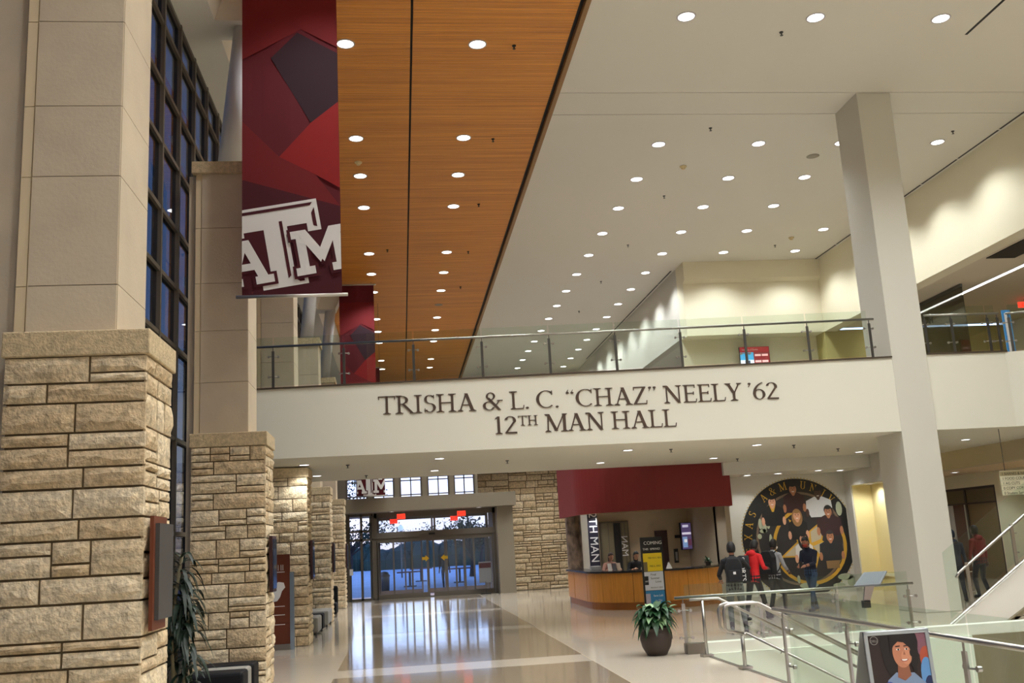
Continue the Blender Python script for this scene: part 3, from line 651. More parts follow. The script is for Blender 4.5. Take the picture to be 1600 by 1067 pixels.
# ================================================================== BANNERS
BASE = mat('banner_maroon', (92, 8, 22), .85); DARKP = mat('banner_plum', (44, 14, 28), .85); REDP = mat('banner_red', (140, 16, 16), .85); MIDP = mat('banner_mid', (112, 14, 20), .85); PRW = mat('print_white', (232, 230, 228), .8)
PMAR = mat('print_maroon', (72, 6, 22), .85)
def clip(poly, x0, x1, z0, z1):
    def cut(P, f, inter):
        out = []
        for i in range(len(P)):
            a, b = P[i], P[(i+1) % len(P)]
            if f(a): out.append(a)
            if f(a) != f(b): out.append(inter(a, b))
        return out
    for ax, lim, sg in ((0, x0, 1), (0, x1, -1), (1, z0, 1), (1, z1, -1)):
        f = lambda q: sg*(q[ax]-lim) >= 0
        def inter(a, b):
            t = (lim-a[ax])/(b[ax]-a[ax]); return (a[0]+t*(b[0]-a[0]), a[1]+t*(b[1]-a[1]))
        poly = cut(poly, f, inter)
        if len(poly) < 3: return []
    return poly
# block monogram in a 10 x 10 box, as convex pieces: big T with bevel lines, A and M on its arms
T_W = [[(0, 6.9), (10, 6.9), (10, 9.6), (0, 9.6)], [(3.7, 0), (6.3, 0), (6.3, 7.2), (3.7, 7.2)], [(2.6, 0), (7.6, 0), (7.6, 1.5), (2.6, 1.5)], [(0, 5.9), (1.5, 5.9), (1.5, 7), (0, 7)], [(8.5, 5.9), (10, 5.9), (10, 7), (8.5, 7)]]
T_M = [[(.4, 8.9), (9.2, 8.9), (9.5, 9.25), (.4, 9.25)], [(5.5, .9), (5.85, 1.2), (5.85, 7.6), (5.5, 7.6)], [(9.2, 6.5), (9.6, 6.3), (9.6, 8.6), (9.2, 8.0)], [(6.7, .35), (7.2, .35), (7.2, 1.15), (6.3, .75)]]
A_W = [[(-1.6, 0), (-.6, 0), (1.4, 5.2), (.4, 5.2)], [(2.2, 0), (3.3, 0), (1.5, 5.2), (.4, 5.2)], [(-2.1, 0), (.2, 0), (.2, .9), (-2.1, .9)], [(1.6, 0), (3.6, 0), (3.6, .9), (1.6, .9)], [(-.4, 1.7), (2.2, 1.7), (2.0, 2.5), (-.1, 2.5)], [(-.4, 4.3), (1.5, 4.3), (1.5, 5.2), (-.4, 5.2)]]
M_W = [[(7, 0), (8, 0), (8, 5.2), (7, 5.2)], [(11, 0), (12, 0), (12, 5.2), (11, 5.2)], [(7, 5.2), (8.2, 5.2), (9.9, 2.2), (9.3, 1.2)], [(12, 5.2), (10.8, 5.2), (9.1, 2.2), (9.7, 1.2)], [(6.5, 0), (8.6, 0), (8.6, .9), (6.5, .9)], [(10.5, 0), (12.5, 0), (12.5, .9), (10.5, .9)], [(6.5, 4.3), (7.6, 4.3), (7.6, 5.2), (6.5, 5.2)], [(11.4, 4.3), (12.5, 4.3), (12.5, 5.2), (11.4, 5.2)]]
def banner(label, xl, xr, y, zb, zt, logo=True, tilt=9, arts=True, flip=False, rod=True):
    t = thing('hanging_banner', label, 'banner', ((xl+xr)/2, y, zb), 0, 'maroon hall banners'); W = xr-xl; H = zt-zb
    mb = MB(); n = 10
    for i in range(n):
        a, b = i/n, (i+1)/n; da, db = .012*sin(a*9), .012*sin(b*9)
        mb.add([(xl+W*a, y+da, zb), (xl+W*b, y+db, zb), (xl+W*b, y+db, zt), (xl+W*a, y+da, zt)], [(0, 1, 2, 3)])
    mb.prism([(xl, y+.02, zb), (xr, y+.02, zb), (xr, y+.02, zt), (xl, y+.02, zt)], (0, .004, 0))
    mb.build('banner_cloth', BASE, t)
    def pr(P, m, dy, nm):
        P = clip(P, xl+.002, xr-.002, zb, zt)
        if P: return MB().prism([(a, y-.013-dy, b) for a, b in P], (0, .0008, 0)).build(nm, m, t)
    if arts:
        s = 1
        U = lambda u, v: (xl+u*W, zb+v*W)     # v in banner widths above the hem
        pr([U(0, 2.6), U(.62, 2.96), U(1, 2.75), U(1, 3.6), U(0, 3.6)], MIDP, .0, 'printed_shape')
        pr([U(.3, 2.62), U(.58, 2.92), U(1, 2.68), U(1, 2.12), U(.71, 1.88)], DARKP, .001, 'printed_shape')
        pr([U(.38, 1.5), U(.71, 1.88), U(1, 2.12), U(1, 1.15), U(.75, 1.3)], REDP, .0015, 'printed_shape')
        pr([U(0, .0), U(1, .0), U(1, .95), U(0, 1.25)], PMAR, .0005, 'printed_shape')
        pr([U(0, 1.9), U(.38, 1.5), U(.75, 1.3), U(1, .95), U(0, 1.25)], MIDP, .0007, 'printed_shape')
    if logo:
        k = W*.092; cx, cz = xl-.02*W, zb+.02*W; ca, sa = cos(math.radians(tilt)), sin(math.radians(tilt))
        def tr(P, ox=0, oz=0): return [(cx+((a+ox)*ca-(b+oz)*sa)*k, cz+((a+ox)*sa+(b+oz)*ca)*k) for a, b in P]
        for G_, ox, oz, m_, d_ in ((T_W, 0, 0, PRW, .004), (T_M, 0, 0, PMAR, .009), (A_W, .4, .8, PRW, .014), (M_W, 0, .9, PRW, .024)):
            if G_ in (A_W, M_W):
                for j, P in enumerate(G_):      # maroon outline behind the small letters
                    c_ = (sum(q[0] for q in P)/4, sum(q[1] for q in P)/4); pr(tr([(q[0]+(.35 if q[0] > c_[0] else -.35), q[1]+(.3 if q[1] > c_[1] else -.3)) for q in P], ox, oz), PMAR, d_+j*.0005, 'monogram_outline')
                d_ += .006
            for j, P in enumerate(G_): pr(tr(P, ox, oz), m_, d_+j*.0005, 'monogram_line' if m_ is PMAR else 'monogram_stroke')
    if rod:
        mb = MB().tube([(xl-.09, y, zb-.0), (xr+.09, y, zb-.0)], .028, 10); mb.build('bottom_rod', mat('rod_alu', (196, 192, 186), .35, .8), t, smooth=True)
        MB().tube([(xl-.09, y, zt), (xr+.09, y, zt)], .028, 10).build('top_rod', MATS['rod_alu'], t, smooth=True)
    if zt < ZC-.02:
        for x in (xl+.1, xr-.1): MB().tube([(x, y, zt), (x, y, ZC)], .006, 6).build('hanging_wire', DSTEEL, t)
    return t
banner('large maroon banner with a white block monogram at its hem', -2.36, -.82, 15.25, 5.94, 11.95)
banner('plain red and plum banner hanging beyond the bridge railing', -2.12, -.80, 37.2, 6.6, 12.05, logo=False, arts=True)
banner('narrow far maroon banner behind the red and plum banner', -2.2, -.98, 55, 6.6, 12.05, logo=False, arts=False)
banner('small monogram banner hanging in front of the entrance windows', -1.75, -.62, 40.6, 4.15, 5.75, tilt=0, arts=False)

# ================================================================== RECEPTION DESK AND DRUM
CX, CY, RD = 7.25, 29.1, 1.97
def arc(r, a0, a1, n): return [(CX+r*cos(math.radians(a0+(a1-a0)*i/n)), CY+r*sin(math.radians(a0+(a1-a0)*i/n))) for i in range(n+1)]
def strip(mb, pts_o, pts_i, z0, z1):
    for i in range(len(pts_o)-1):
        a, b, c, d = pts_o[i], pts_o[i+1], pts_i[i+1], pts_i[i]
        mb.prism([(*a, z0), (*b, z0), (*c, z0), (*d, z0)], (0, 0, z1-z0))
    return mb
def path(r):
    return [(CX-r, 32.4), (CX-r, 31.2), (CX-r, 30.1)]+arc(r, 180, 345, 22)
D = thing('reception_desk', 'curved maple reception desk with a dark granite counter', 'desk', (CX, CY-RD, 0))
strip(MB(), path(RD-.06), path(RD-.2), 0, .2).build('toe_base', MAPLED, D)
po, pi_ = path(RD), path(RD-.06)
seams = [0, 1, 3, 7, 11, 14, 17, 20, 22, 25]
for a, b in zip(seams[:-1], seams[1:]):
    if b > len(po)-1: b = len(po)-1
    o_, i_ = po[a:b+1], pi_[a:b+1]
    def lerp(p, q, t): return (p[0]+(q[0]-p[0])*t, p[1]+(q[1]-p[1])*t)
    o_ = [lerp(o_[0], o_[1], .03)]+o_[1:-1]+[lerp(o_[-1], o_[-2], .03)]; i_ = [lerp(i_[0], i_[1], .03)]+i_[1:-1]+[lerp(i_[-1], i_[-2], .03)]
    strip(MB(), o_, i_, .2, 1.0).build('front_panel', MAPLE, D)
strip(MB(), path(RD-.07), path(RD-.12), .2, 1.0).build('carcass', BLACK, D)
strip(MB(), path(RD+.05), path(RD-.5), 1.0, 1.05).build('counter_top', GRAN, D)
RDR = 2.28
CY0 = CY; CY = 30.3; RDR = 1.97
dp = [(CX-RDR, 33.4)]+arc(RDR, 180, 278, 18)+[(9.62, CY-RDR+.02)]
dpi = [(CX-RDR+.1, 33.4)]+arc(RDR-.1, 180, 278, 18)+[(9.62, CY-RDR+.12)]
struct('wall_reception_drum', strip(MB(), dp, dpi, 2.70, 4.6), RED)
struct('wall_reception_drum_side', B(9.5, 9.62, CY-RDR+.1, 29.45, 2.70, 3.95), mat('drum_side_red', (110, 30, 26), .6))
CY = CY0
struct('wall_granite_column', MB().lathe([(.26, 0), (.26, 2.8)], (5.66, 32.95, 0), 20), GRANCOL)
# things on and behind the desk
def screen(name, label, x0, x1, y, z0, z1, rz=0):
    t = thing(name, label, 'screen', ((x0+x1)/2, y, (z0+z1)/2), rz); w, h = x1-x0, z1-z0
    MB().box(-w/2, w/2, 0, .07, -h/2, h/2).build('housing', BLACK, t, local=True, bevel=.008)
    MB().box(-w/2+.02, w/2-.02, -.004, 0, -h/2+.02, h/2-.02).build('display', mat('display_purple', (86, 72, 110), .3, emit=.7), t, local=True)
    return t, w, h
def patch(t, x0, x1, z0, z1, rgb, nm='display_block', e=.8, y=-.007):
    MB().box(x0, x1, y, -.0045, z0, z1).build(nm, mat('display_%d_%d_%d' % rgb, rgb, .4, emit=e), t, local=True)
t, w_, h_ = screen('wall_screen', 'portrait screen on the wall behind the reception desk', 8.95, 9.42, 31.9, 1.46, 2.33, .5)
patch(t, -.2, .2, .05, .12, (220, 214, 232)); patch(t, -.16, .1, .28, .36, (200, 196, 220)); patch(t, -.19, .02, -.36, -.02, (120, 150, 190)); patch(t, .05, .2, -.3, -.1, (90, 50, 70)); patch(t, -.12, .0, -.2, -.1, (235, 235, 240), y=-.009)
MB().box(-.05, .05, .07, .5, -.05, .05).build('wall_arm', BLACK, t, local=True)
t, w_, h_ = screen('schedule_screen', 'upper floor screen with red and blue schedule panels', 13.08, 14.28, 36.0, 8.05, 8.88)
patch(t, -.58, .58, .2, .4, (150, 24, 34)); patch(t, -.58, -.05, -.1, .2, (60, 150, 200)); patch(t, -.58, -.05, -.39, -.1, (220, 230, 240)); patch(t, -.04, .58, -.39, .2, (120, 14, 26))
for k in range(4): patch(t, .0+.28*(k % 2), .24+.28*(k % 2), .04-.24*(k//2), .12-.24*(k//2), (230, 180, 180), y=-.009)
patch(t, -.4, -.2, -.28, -.12, (40, 60, 90), y=-.009)
text('Schedule of Events', .085, PRW, 'display_lettering', t, (-.5, -.012, .27), local=True, ext=.001)
B(13.4, 13.9, 36.07, 36.4, 8.3, 8.6).build('mount', BLACK, t).location = (0, 0, 0)
# vertical name boards
def vboard(label, x0, x1, y, z0, z1, s, rot, m, mt):
    t = thing('name_board', label, 'sign', ((x0+x1)/2, y, z0)); B(x0, x1, y, y+.03, z0, z1).build('board', m, t)
    o = text(s, .37, mt, 'board_lettering', t, (0, 0, 0), ext=.002); o.rotation_euler = rot; return t, o
t, o = vboard('dark vertical name board beside the granite column', 5.95, 6.28, 31.9, .9, 2.75, '12TH', (PI/2, PI/2, 0), mat('board_navy', (32, 28, 48), .5), PRW)
o.location = (-.11, -.005, 2.1)
w1 = max(v.co.x for v in o.data.vertices)
o = text('MAN', .37, PRW, 'board_lettering', t, (0, 0, 0), ext=.002); o.rotation_euler = (PI/2, PI/2, 0); o.location = (-.11, -.005, 2.1-w1-.12)
g = thing('glazed_panel', 'tall glazed door panel behind the reception counter', 'glass door', (6.95, 32.5, 0))
B(6.45, 7.42, 32.5, 32.56, 0, 2.5).build('frame', mat('glazed_frame', (92, 80, 62), .5), g)
for a, b in ((6.5, 6.72), (6.74, 6.9), (7.18, 7.26), (7.3, 7.38)): B(a, b, 32.48, 32.5, .1, 2.44).build('pane', mat('glazed_pane', (120, 108, 84), .15), g)
B(6.92, 7.14, 32.478, 32.5, .1, 2.44).build('dark_pane', BLACK, g)
o = text('MAN', .30, PRW, 'reflected_lettering', g, (6.95, 32.47, 1.45), ext=.002); o.rotation_euler = (PI/2, -PI/2, PI); o.location = (.2, -.03, 1.35); o.scale = (1, 1, 1)  # mirrored letters: the name board's reflection modelled as lettering on the pane
t = thing('wall_door', 'dark narrow door behind the reception desk', 'door', (8.5, 32.55, 0)); B(8.3, 8.72, 32.55, 32.6, 0, 2.12).build('door_leaf', mat('plum_door', (70, 48, 44), .6), t); MB().ell((8.66, 32.52, 1.05), .025, .025, .025).build('door_knob', STEEL, t)
t = thing('wall_phone', 'black wall phone below the portrait screen', 'phone', (8.95, 32.5, 1.1)); B(8.9, 9.03, 32.5, 32.6, 1.05, 1.5).build('phone_body', BLACK, t); B(8.93, 9.0, 32.49, 32.5, 1.12, 1.4).build('phone_face', mat('phone_grey', (150, 146, 140), .5), t)
def desk_item(name, lab, cat, parts):
    t = thing(name, lab, cat, parts[0][1])
    for nm, loc, mb, m in parts: mb.build(nm, m, t, smooth=False)
tag(B(5.55, 5.85, 29.6, 29.9, 1.05, 1.17).build('paper_tray', mat('tray_grey', (150, 150, 150), .5), bevel=.01), 'grey paper tray on the left end of the counter', 'tray')
t = thing('brochure_rack', 'clear brochure rack on the counter beside the paper tray', 'rack', (6.0, 28.6, 1.05))
for k in range(3): MB().prism([(5.82+.13*k, 28.45, 1.05), (5.93+.13*k, 28.45, 1.05), (5.93+.13*k, 28.55, 1.25), (5.82+.13*k, 28.55, 1.25)], (0, .03, 0)).build('brochure', mat('brochure_%d' % k, ((200, 196, 190), (60, 54, 60), (170, 150, 130))[k], .6), t)
t = thing('tall_bottle', 'slim black and white bottle standing on the counter', 'bottle', (7.1, 27.5, 1.05))
MB().lathe([(.001, 0), (.09, 0), (.08, .05), (.05, .1), (.05, .45), (.001, .46)], (7.1, 27.5, 1.05), 12).build('bottle_body', BLACK, t, smooth=True); MB().lathe([(.001, .46), (.03, .46), (.03, .62), (.001, .64)], (7.1, 27.5, 1.05), 10).build('bottle_neck', PRW, t)
t = thing('call_bell', 'white cone shaped call bell on the counter', 'bell', (7.32, 27.42, 1.05)); MB().lathe([(.001, 0), (.09, 0), (.02, .16), (.001, .17)], (7.32, 27.42, 1.05), 12).build('bell_cone', PRW, t); MB().ell((7.32, 27.42, 1.225), .015, .015, .015).build('bell_button', STEEL, t)
def strap_leaf(mb, base, yaw, length, width, rise, droop, n=6, mi=0):
    """an arching ribbon leaf with a folded midrib"""
    rows = []
    for i in range(n+1):
        s = i/n; r = length*s*(1-.15*s); z = rise*s-droop*s*s
        wv = width*(sin(PI*min(1, .12+s*.88))**.7)*.5 if s < 1 else .001
        c = Vector((base[0]+cos(yaw)*r, base[1]+sin(yaw)*r, base[2]+z)); sd = Vector((-sin(yaw), cos(yaw), 0))
        rows.append((c+sd*wv+Vector((0, 0, wv*.35)), c, c-sd*wv+Vector((0, 0, wv*.35))))
    vs = [q for r in rows for q in r]; fs = []
    for i in range(n):
        for k in range(2): fs.append((i*3+k, i*3+k+1, (i+1)*3+k+1, (i+1)*3+k))
    mb.add(vs, fs, mi)
LEAF = mat('leaf_green', (36, 72, 38), .4, var=.3, vscale=12); LEAFD = mat('leaf_dark', (24, 42, 24), .45, var=.3, vscale=10); LEAFL = mat('leaf_pale', (136, 170, 120), .4)
SOIL = mat('soil', (40, 30, 24), .95); STEM = mat('plant_stem', (120, 110, 84), .8)
POT = mat('pot_bronze', (58, 46, 40), .55)
pt = thing('potted_plant', 'broad-leaved green plant in a round dark brown pot by the railing', 'potted plant', (4.18, 16.88, 0))
MB().lathe([(.001, 0), (.15, 0), (.17, .01), (.24, .14), (.268, .26), (.258, .36), (.235, .41), (.25, .42), (.25, .455), (.22, .455), (.21, .40), (.001, .40)], (4.18, 16.88, 0), 28).build('pot', POT, pt, smooth=True)
MB().lathe([(.001, .395), (.215, .40), (.001, .43)], (4.18, 16.88, 0), 16).build('soil', SOIL, pt)
rl = random.Random(3)
for i in range(120):
    a = rl.uniform(0, 2*PI); lv = rl.random(); mb = MB()
    strap_leaf(mb, (4.18+.06*cos(a), 16.88+.06*sin(a), .46+.22*lv), a, rl.uniform(.26, .44), rl.uniform(.10, .15), rl.uniform(.25, .5), rl.uniform(.25, .58))
    mb.build('leaf', LEAF if i % 9 else LEAFL, pt, smooth=True, fix=False)
for i in range(5): MB().tube([(4.18+.05*cos(i*1.3), 16.88+.05*sin(i*1.3), .4), (4.18+.08*cos(i*1.3), 16.88+.08*sin(i*1.3), .68)], .012, 6).build('stem', LEAFL, pt)
tp = thing('tall_plant', 'tall dark dracaena with drooping strap leaves behind the plaque pillar', 'potted plant', (-2.72, 12.5, 0))
MB().lathe([(.001, 0), (.2, 0), (.24, .36), (.22, .38), (.2, .34), (.001, .33)], (-2.72, 12.5, 0), 20).build('pot', POT, tp, smooth=True)
for k in range(4):
    x, y = -2.72+.1*cos(k*1.7), 12.5+.1*sin(k*1.7); zt = 1.55+.16*k
    MB().tube([(x, y, .33), (x+.05*cos(k), y, zt*.6), (x+.06*cos(k*2), y+.03, zt)], .022, 7).build('cane', STEM, tp, smooth=True)
    for i in range(60):
        a = rl.uniform(0, 2*PI); z = zt-rl.uniform(0, 1.0); mb = MB()
        strap_leaf(mb, (x+.05*cos(k*2), y+.02, z), a, rl.uniform(.26, .42), rl.uniform(.045, .065), rl.uniform(.2, .4), rl.uniform(.3, .62), 5)
        mb.build('leaf', LEAFD, tp, smooth=True, fix=False)
sp = thing('small_plant', 'small bushy plant on the right end of the reception counter', 'potted plant', (8.72, 28.32, 1.052))
MB().lathe([(.001, 0), (.07, 0), (.09, .1), (.001, .1)], (8.72, 28.32, 1.052), 12).build('pot', POT, sp)
for i in range(26):
    a = rl.uniform(0, 2*PI); mb = MB(); strap_leaf(mb, (8.72, 28.32, 1.14), a, rl.uniform(.1, .2), .05, rl.uniform(.1, .3), rl.uniform(.1, .22), 4); mb.build('leaf', LEAF, sp, smooth=True, fix=False)

# ================================================================== STANDING SIGNS
st = thing('spring_sign', 'tall standing sign with black, yellow, white and blue panels', 'sign', (6.45, 25.7, 0), 0)
B(6.16, 6.74, 25.74, 25.8, .03, 1.93).build('sign_board', BLACK, st, bevel=.005); B(6.1, 6.8, 25.55, 25.95, 0, .03).build('foot', BLACK, st)
sy = 25.735
def pan(x0, x1, z0, z1, m, nm='printed_panel', y=sy): B(x0, x1, y, sy+.005, z0, z1).build(nm, m, st)
pan(6.2, 6.7, 1.06, 1.52, mat('print_yellow', (236, 206, 30), .6)); pan(6.2, 6.7, .58, 1.05, mat('print_pale', (214, 218, 226), .6)); pan(6.2, 6.7, .12, .57, mat('print_blue', (44, 126, 176), .6))
pan(6.2, 6.32, .12, .5, mat('print_lilac', (178, 170, 186), .6), y=sy-.001); pan(6.2, 6.3, 1.06, 1.3, mat('print_dusk', (120, 104, 60), .6), y=sy-.001)
pan(6.2, 6.3, .72, .94, BLACK, y=sy-.001)
for s, z, x, sz, m in (('COMING', 1.74, 6.24, .12, PRW), ('THIS', 1.6, 6.205, .075, PRW), ('SPRING!', 1.6, 6.40, .075, PRW), ('FEB 4 & 5, 2022', 1.38, 6.33, .055, BLACK), ('FEB 6, 2022', 1.17, 6.36, .06, BLACK), ('Final', .95, 6.36, .08, BLACK), ('Summer', .86, 6.36, .07, BLACK), ('Love', .77, 6.48, .08, BLACK), ('FEB 8 & 9, 2022', .63, 6.34, .05, BLACK), ('Save Left', .42, 6.4, .07, PRW), ('to Die', .3, 6.44, .07, PRW), ('ART', .79, 6.205, .055, PRW)):
    text(s, sz, m, 'sign_lettering', st, (x, sy-.003, z), ext=.001)
# A-frame poster with a portrait
af = thing('poster_stand', 'silver A-frame poster stand showing a smiling portrait', 'poster stand', (4.15, 8.5, 0), 0)
W, H = .58, .98; tl = .2      # width, frame height, lean
def fp(u, v, o=0):             # u across, v up the leaning face, o out of the face
    x = 3.83+u; y = 8.22+v*tl*.3; z = .1+v*.98
    return (x, y-o, z+o*.06)
def fpoly(P, m, o, nm): return MB().prism([fp(a, b, o) for a, b in P], (0, .0012, 0)).build(nm, m, af)
SIL = mat('frame_silver', (186, 192, 198), .3, .7)
for P in ([(0, 0), (.035, 0), (.035, H), (0, H)], [(W-.035, 0), (W, 0), (W, H), (W-.035, H)], [(0, 0), (W, 0), (W, .035), (0, .035)], [(0, H-.035), (W, H-.035), (W, H), (0, H)]):
    MB().prism([fp(a, b, .012) for a, b in P], (0, .025, 0)).build('frame_bar', SIL, af, bevel=.005)
MB().prism([fp(0, 0), fp(W, 0), fp(W, H), fp(0, H)], (0, .008, 0)).build('backing', mat('backing_grey', (150, 152, 150), .6), af)
MB().prism([(3.83, 8.30+.02, 1.06), (4.41, 8.32, 1.06), (4.41, 8.78, .04), (3.83, 8.78, .04)], (0, .012, 0)).build('rear_leg_panel', MATS['backing_grey'], af)
for x in (3.85, 4.39): B(x-.02, x+.02, 8.2, 8.26, 0, .12).build('leg', SIL, af)
def ov(cx, cy, rx, ry, n=20, a0=0, a1=360): return [(cx+rx*cos(math.radians(a0+(a1-a0)*i/n)), cy+ry*sin(math.radians(a0+(a1-a0)*i/n))) for i in range(n if a1-a0 == 360 else n+1)]
def pm(n, c): return mat('poster_'+n, c, .5)
a_, b_ = .035, W-.035; t_ = H-.035
fpoly([(a_, .035), (b_, .035), (b_, t_), (a_, t_)], pm('brown', (44, 28, 26)), .002, 'print')
def inclip(P): return clip([(a, b+(.075 if b > .06 else 0)) for a, b in P], a_+.001, b_-.001, .036, t_-.001)
def fo(P, m, o):
    P = inclip(P)
    if P: fpoly(P, m, o, 'portrait_shape')
fo(ov(.53, .82, .10, .16), pm('mauve', (128, 84, 96)), .003); fo(ov(.53, .66, .06, .1), pm('rust', (168, 76, 52)), .0035); fo(ov(.52, .52, .06, .15), pm('sky', (92, 140, 190)), .004); fo(ov(.53, .42, .05, .1), pm('navy', (34, 42, 82)), .0045)
fo(ov(.30, .80, .17, .17), pm('hair', (26, 18, 18)), .005); fo(ov(.23, .72, .09, .2), pm('hair', (26, 18, 18)), .0052); fo(ov(.415, .72, .045, .13), pm('hair', (26, 18, 18)), .0054)
fo([(.12, .25), (.16, .50), (.24, .56), (.40, .55), (.49, .46), (.52, .25)], pm('denim', (122, 140, 168)), .006)
fo(ov(.17, .42, .05, .07), pm('blue_patch', (58, 72, 150)), .0065)
fo([(.25, .52), (.27, .66), (.36, .62), (.37, .53), (.31, .49)], pm('neck', (142, 88, 64)), .007)
fo(ov(.315, .715, .082, .12, 28), pm('skin', (186, 122, 92)), .008); fo(ov(.35, .68, .045, .06), pm('cheek', (200, 136, 104)), .0085)
for x in (.285, .358): fo(ov(x, .745, .017, .008), pm('eye_white', (226, 214, 204)), .009); fo(ov(x+.002, .745, .008, .008), pm('hair', (26, 18, 18)), .0095); fo([(x-.022, .765), (x+.022, .77), (x+.02, .777), (x-.02, .774)], pm('hair', (26, 18, 18)), .009)
fo([(.325, .70), (.345, .70), (.335, .735)], pm('nose_shade', (150, 94, 70)), .009)
fo(ov(.33, .665, .034, .02, 12, 180, 360), pm('lip', (140, 58, 56)), .009); fo(ov(.33, .663, .026, .012, 12, 180, 360), pm('teeth', (244, 238, 232)), .0095)
fo([(.21, .70), (.245, .775), (.29, .81), (.34, .80), (.385, .755), (.41, .70), (.43, .86), (.33, .92), (.22, .9)], pm('hair', (26, 18, 18)), .0098)
for k in range(6): fo(ov(.40+.012*(k % 2), .80-.045*k, .018, .03), pm('hair', (26, 18, 18)), .0099)
fo([(.23, .06), (.45, .06), (.45, .44), (.21, .44)], pm('laptop', (58, 58, 66)), .0105); fo([(.205, .43), (.455, .43), (.455, .45), (.205, .45)], pm('lid_edge', (190, 196, 204)), .011)
for k in range(6): fo([(.23, .40-.05*k), (.34, .37-.05*k), (.34, .385-.05*k), (.23, .415-.05*k)], PRW, .011)
fo(ov(.40, .38, .035, .035), pm('sticker_red', (186, 30, 34)), .0115); fo(ov(.36, .36, .025, .03), pm('sticker_purple', (82, 62, 130)), .0112)
fo(ov(.085, .83, .036, .036), pm('logo_grey', (150, 146, 140)), .006); fo(ov(.085, .83, .031, .031), pm('brown', (44, 28, 26)), .0063)
o = text('DELL', .026, pm('logo_grey', (150, 146, 140)), 'portrait_lettering', af, fp(.055, .952-.06, .009), ext=.0005)
# reading panel on the railing
rp_ = thing('reading_panel', 'tilted grey reading panel on a bracket at the kerb railing', 'sign', (7.85, 16.7, .6))
MB().prism([(7.5, 16.32, .93), (7.96, 16.32, .93), (8.28, 16.66, 1.12), (7.86, 16.66, 1.12)], (0, 0, .025)).build('panel', mat('panel_grey', (96, 100, 102), .5), rp_)
MB().prism([(7.54, 16.34, .968), (7.95, 16.34, .968), (8.23, 16.64, 1.136), (7.88, 16.64, 1.136)], (0, 0, .001)).build('panel_face', mat('panel_face', (104, 110, 112), .9, spec=.1), rp_)
MB().prism([(7.76, 16.6, .62), (7.86, 16.6, .62), (8.02, 16.55, 1.02), (7.82, 16.55, 1.0)], (0, .04, 0)).build('bracket_arm', STEEL, rp_)
B(7.75, 7.87, 16.56, 16.66, .56, .68).build('clamp_block', BLACK, rp_)
# map kiosk, pillar signs
k_ = thing('map_kiosk', 'brown standing kiosk board with a white state outline', 'sign', (-2.75, 22.4, 0))
B(-3.15, -2.45, 22.4, 22.5, 0.12, 2.0).build('board', mat('kiosk_brown', (104, 46, 22), .45), k_); B(-2.45, -2.36, 22.38, 22.52, 0, 1.62).build('acrylic_edge', mat('acrylic_edge', (168, 186, 206), .1, .6), k_); B(-3.15, -2.45, 22.38, 22.52, 0, .12).build('plinth', mat('plinth_grey', (120, 112, 104), .4), k_)
MB().prism([(-2.78, 22.395, 1.35), (-2.70, 22.395, 1.42), (-2.58, 22.395, 1.40), (-2.55, 22.395, 1.3), (-2.62, 22.395, 1.22), (-2.66, 22.395, 1.1), (-2.72, 22.395, 1.02), (-2.82, 22.395, 1.0)], (0, .004, 0)).build('state_outline', PRW, k_)
for z in (1.62, .9, .72, .52): B(-2.98, -2.56, 22.395, 22.4, z, z+.012).build('engraved_line', PRW, k_)
for x in (-2.7, -2.64, -2.6): B(x, x+.01, 22.395, 22.4, 1.66, 1.78).build('engraved_line', PRW, k_)
for i, (y, lab) in enumerate(((8.5, 'grey engraved plaque on a wooden board on the pillar side'), (15.95, 'dark glossy framed picture on the ottoman pillar'), (23.0, 'dark framed picture on the side of the kiosk pillar'), (30.1, 'dark framed picture on the second last pillar'), (37.3, 'dark framed picture on the entrance pillar'))):
    q = thing('wall_plaque', lab, 'plaque', (-2.06, y+.35, 1.5), 0, 'pillar plaques')
    if i == 0:
        B(-2.06, -2.03, y+.04, y+.5, 1.42, 2.34).build('backboard', mat('plaque_wood', (112, 56, 30), .5), q); B(-2.03, -1.995, y+.10, y+.6, 1.5, 2.28).build('plaque_face', mat('plaque_grey', (72, 70, 68), .5), q)
    else:
        B(-2.07, -2.02, y+.12, y+.62, 1.42, 2.28).build('frame', mat('frame_dark_red', (58, 30, 30), .4), q); B(-2.02, -2.01, y+.16, y+.58, 1.47, 2.23).build('picture_glass', mat('picture_glass', (60, 70, 92), .08, .3), q)
def bench(lab, x0, x1, y0, y1, order):
    t = thing('ottoman_bench', lab, 'bench', ((x0+x1)/2, (y0+y1)/2, 0), 0, 'ottoman benches by the pillars'); n = len(order); L = (y1-y0)/n
    for i, m in enumerate(order): B(x0+(.03 if m is not BLK else 0), x1-(.03 if m is not BLK else 0), y0+i*L+.003, y0+(i+1)*L-.003, .06, .45-(.015 if m is not BLK else 0)).build('seat_cushion', m, t, bevel=.04)
    for x in (x0+.08, x1-.08):
        for y in (y0+.08, y1-.08): B(x-.025, x+.025, y-.025, y+.025, 0, .07).build('leg', DSTEEL, t)
BLK = mat('black_leather', (18, 18, 22), .65, spec=.2); GRL = mat('grey_leather', (150, 148, 140), .45)
bench('black ottoman bench with a grey middle seat by the dracaena', -2.95, -2.2, 14.3, 15.85, [BLK, GRL, BLK])
bench('grey and black ottoman bench past the kiosk', -2.75, -2.1, 25.6, 27.4, [GRL, GRL, BLK])
bench('grey ottoman bench at the foot of the second last pillar', -2.7, -2.05, 28.4, 29.95, [GRL, GRL])
t = thing('black_armchair', 'black low chair showing past the second last pillar', 'chair', (-2.35, 32.6, 0)); B(-2.75, -2.1, 32.2, 32.9, .1, .45).build('seat', BLK, t, bevel=.05); B(-2.75, -2.1, 32.9, 33.05, .1, .95).build('backrest', BLK, t, bevel=.05)
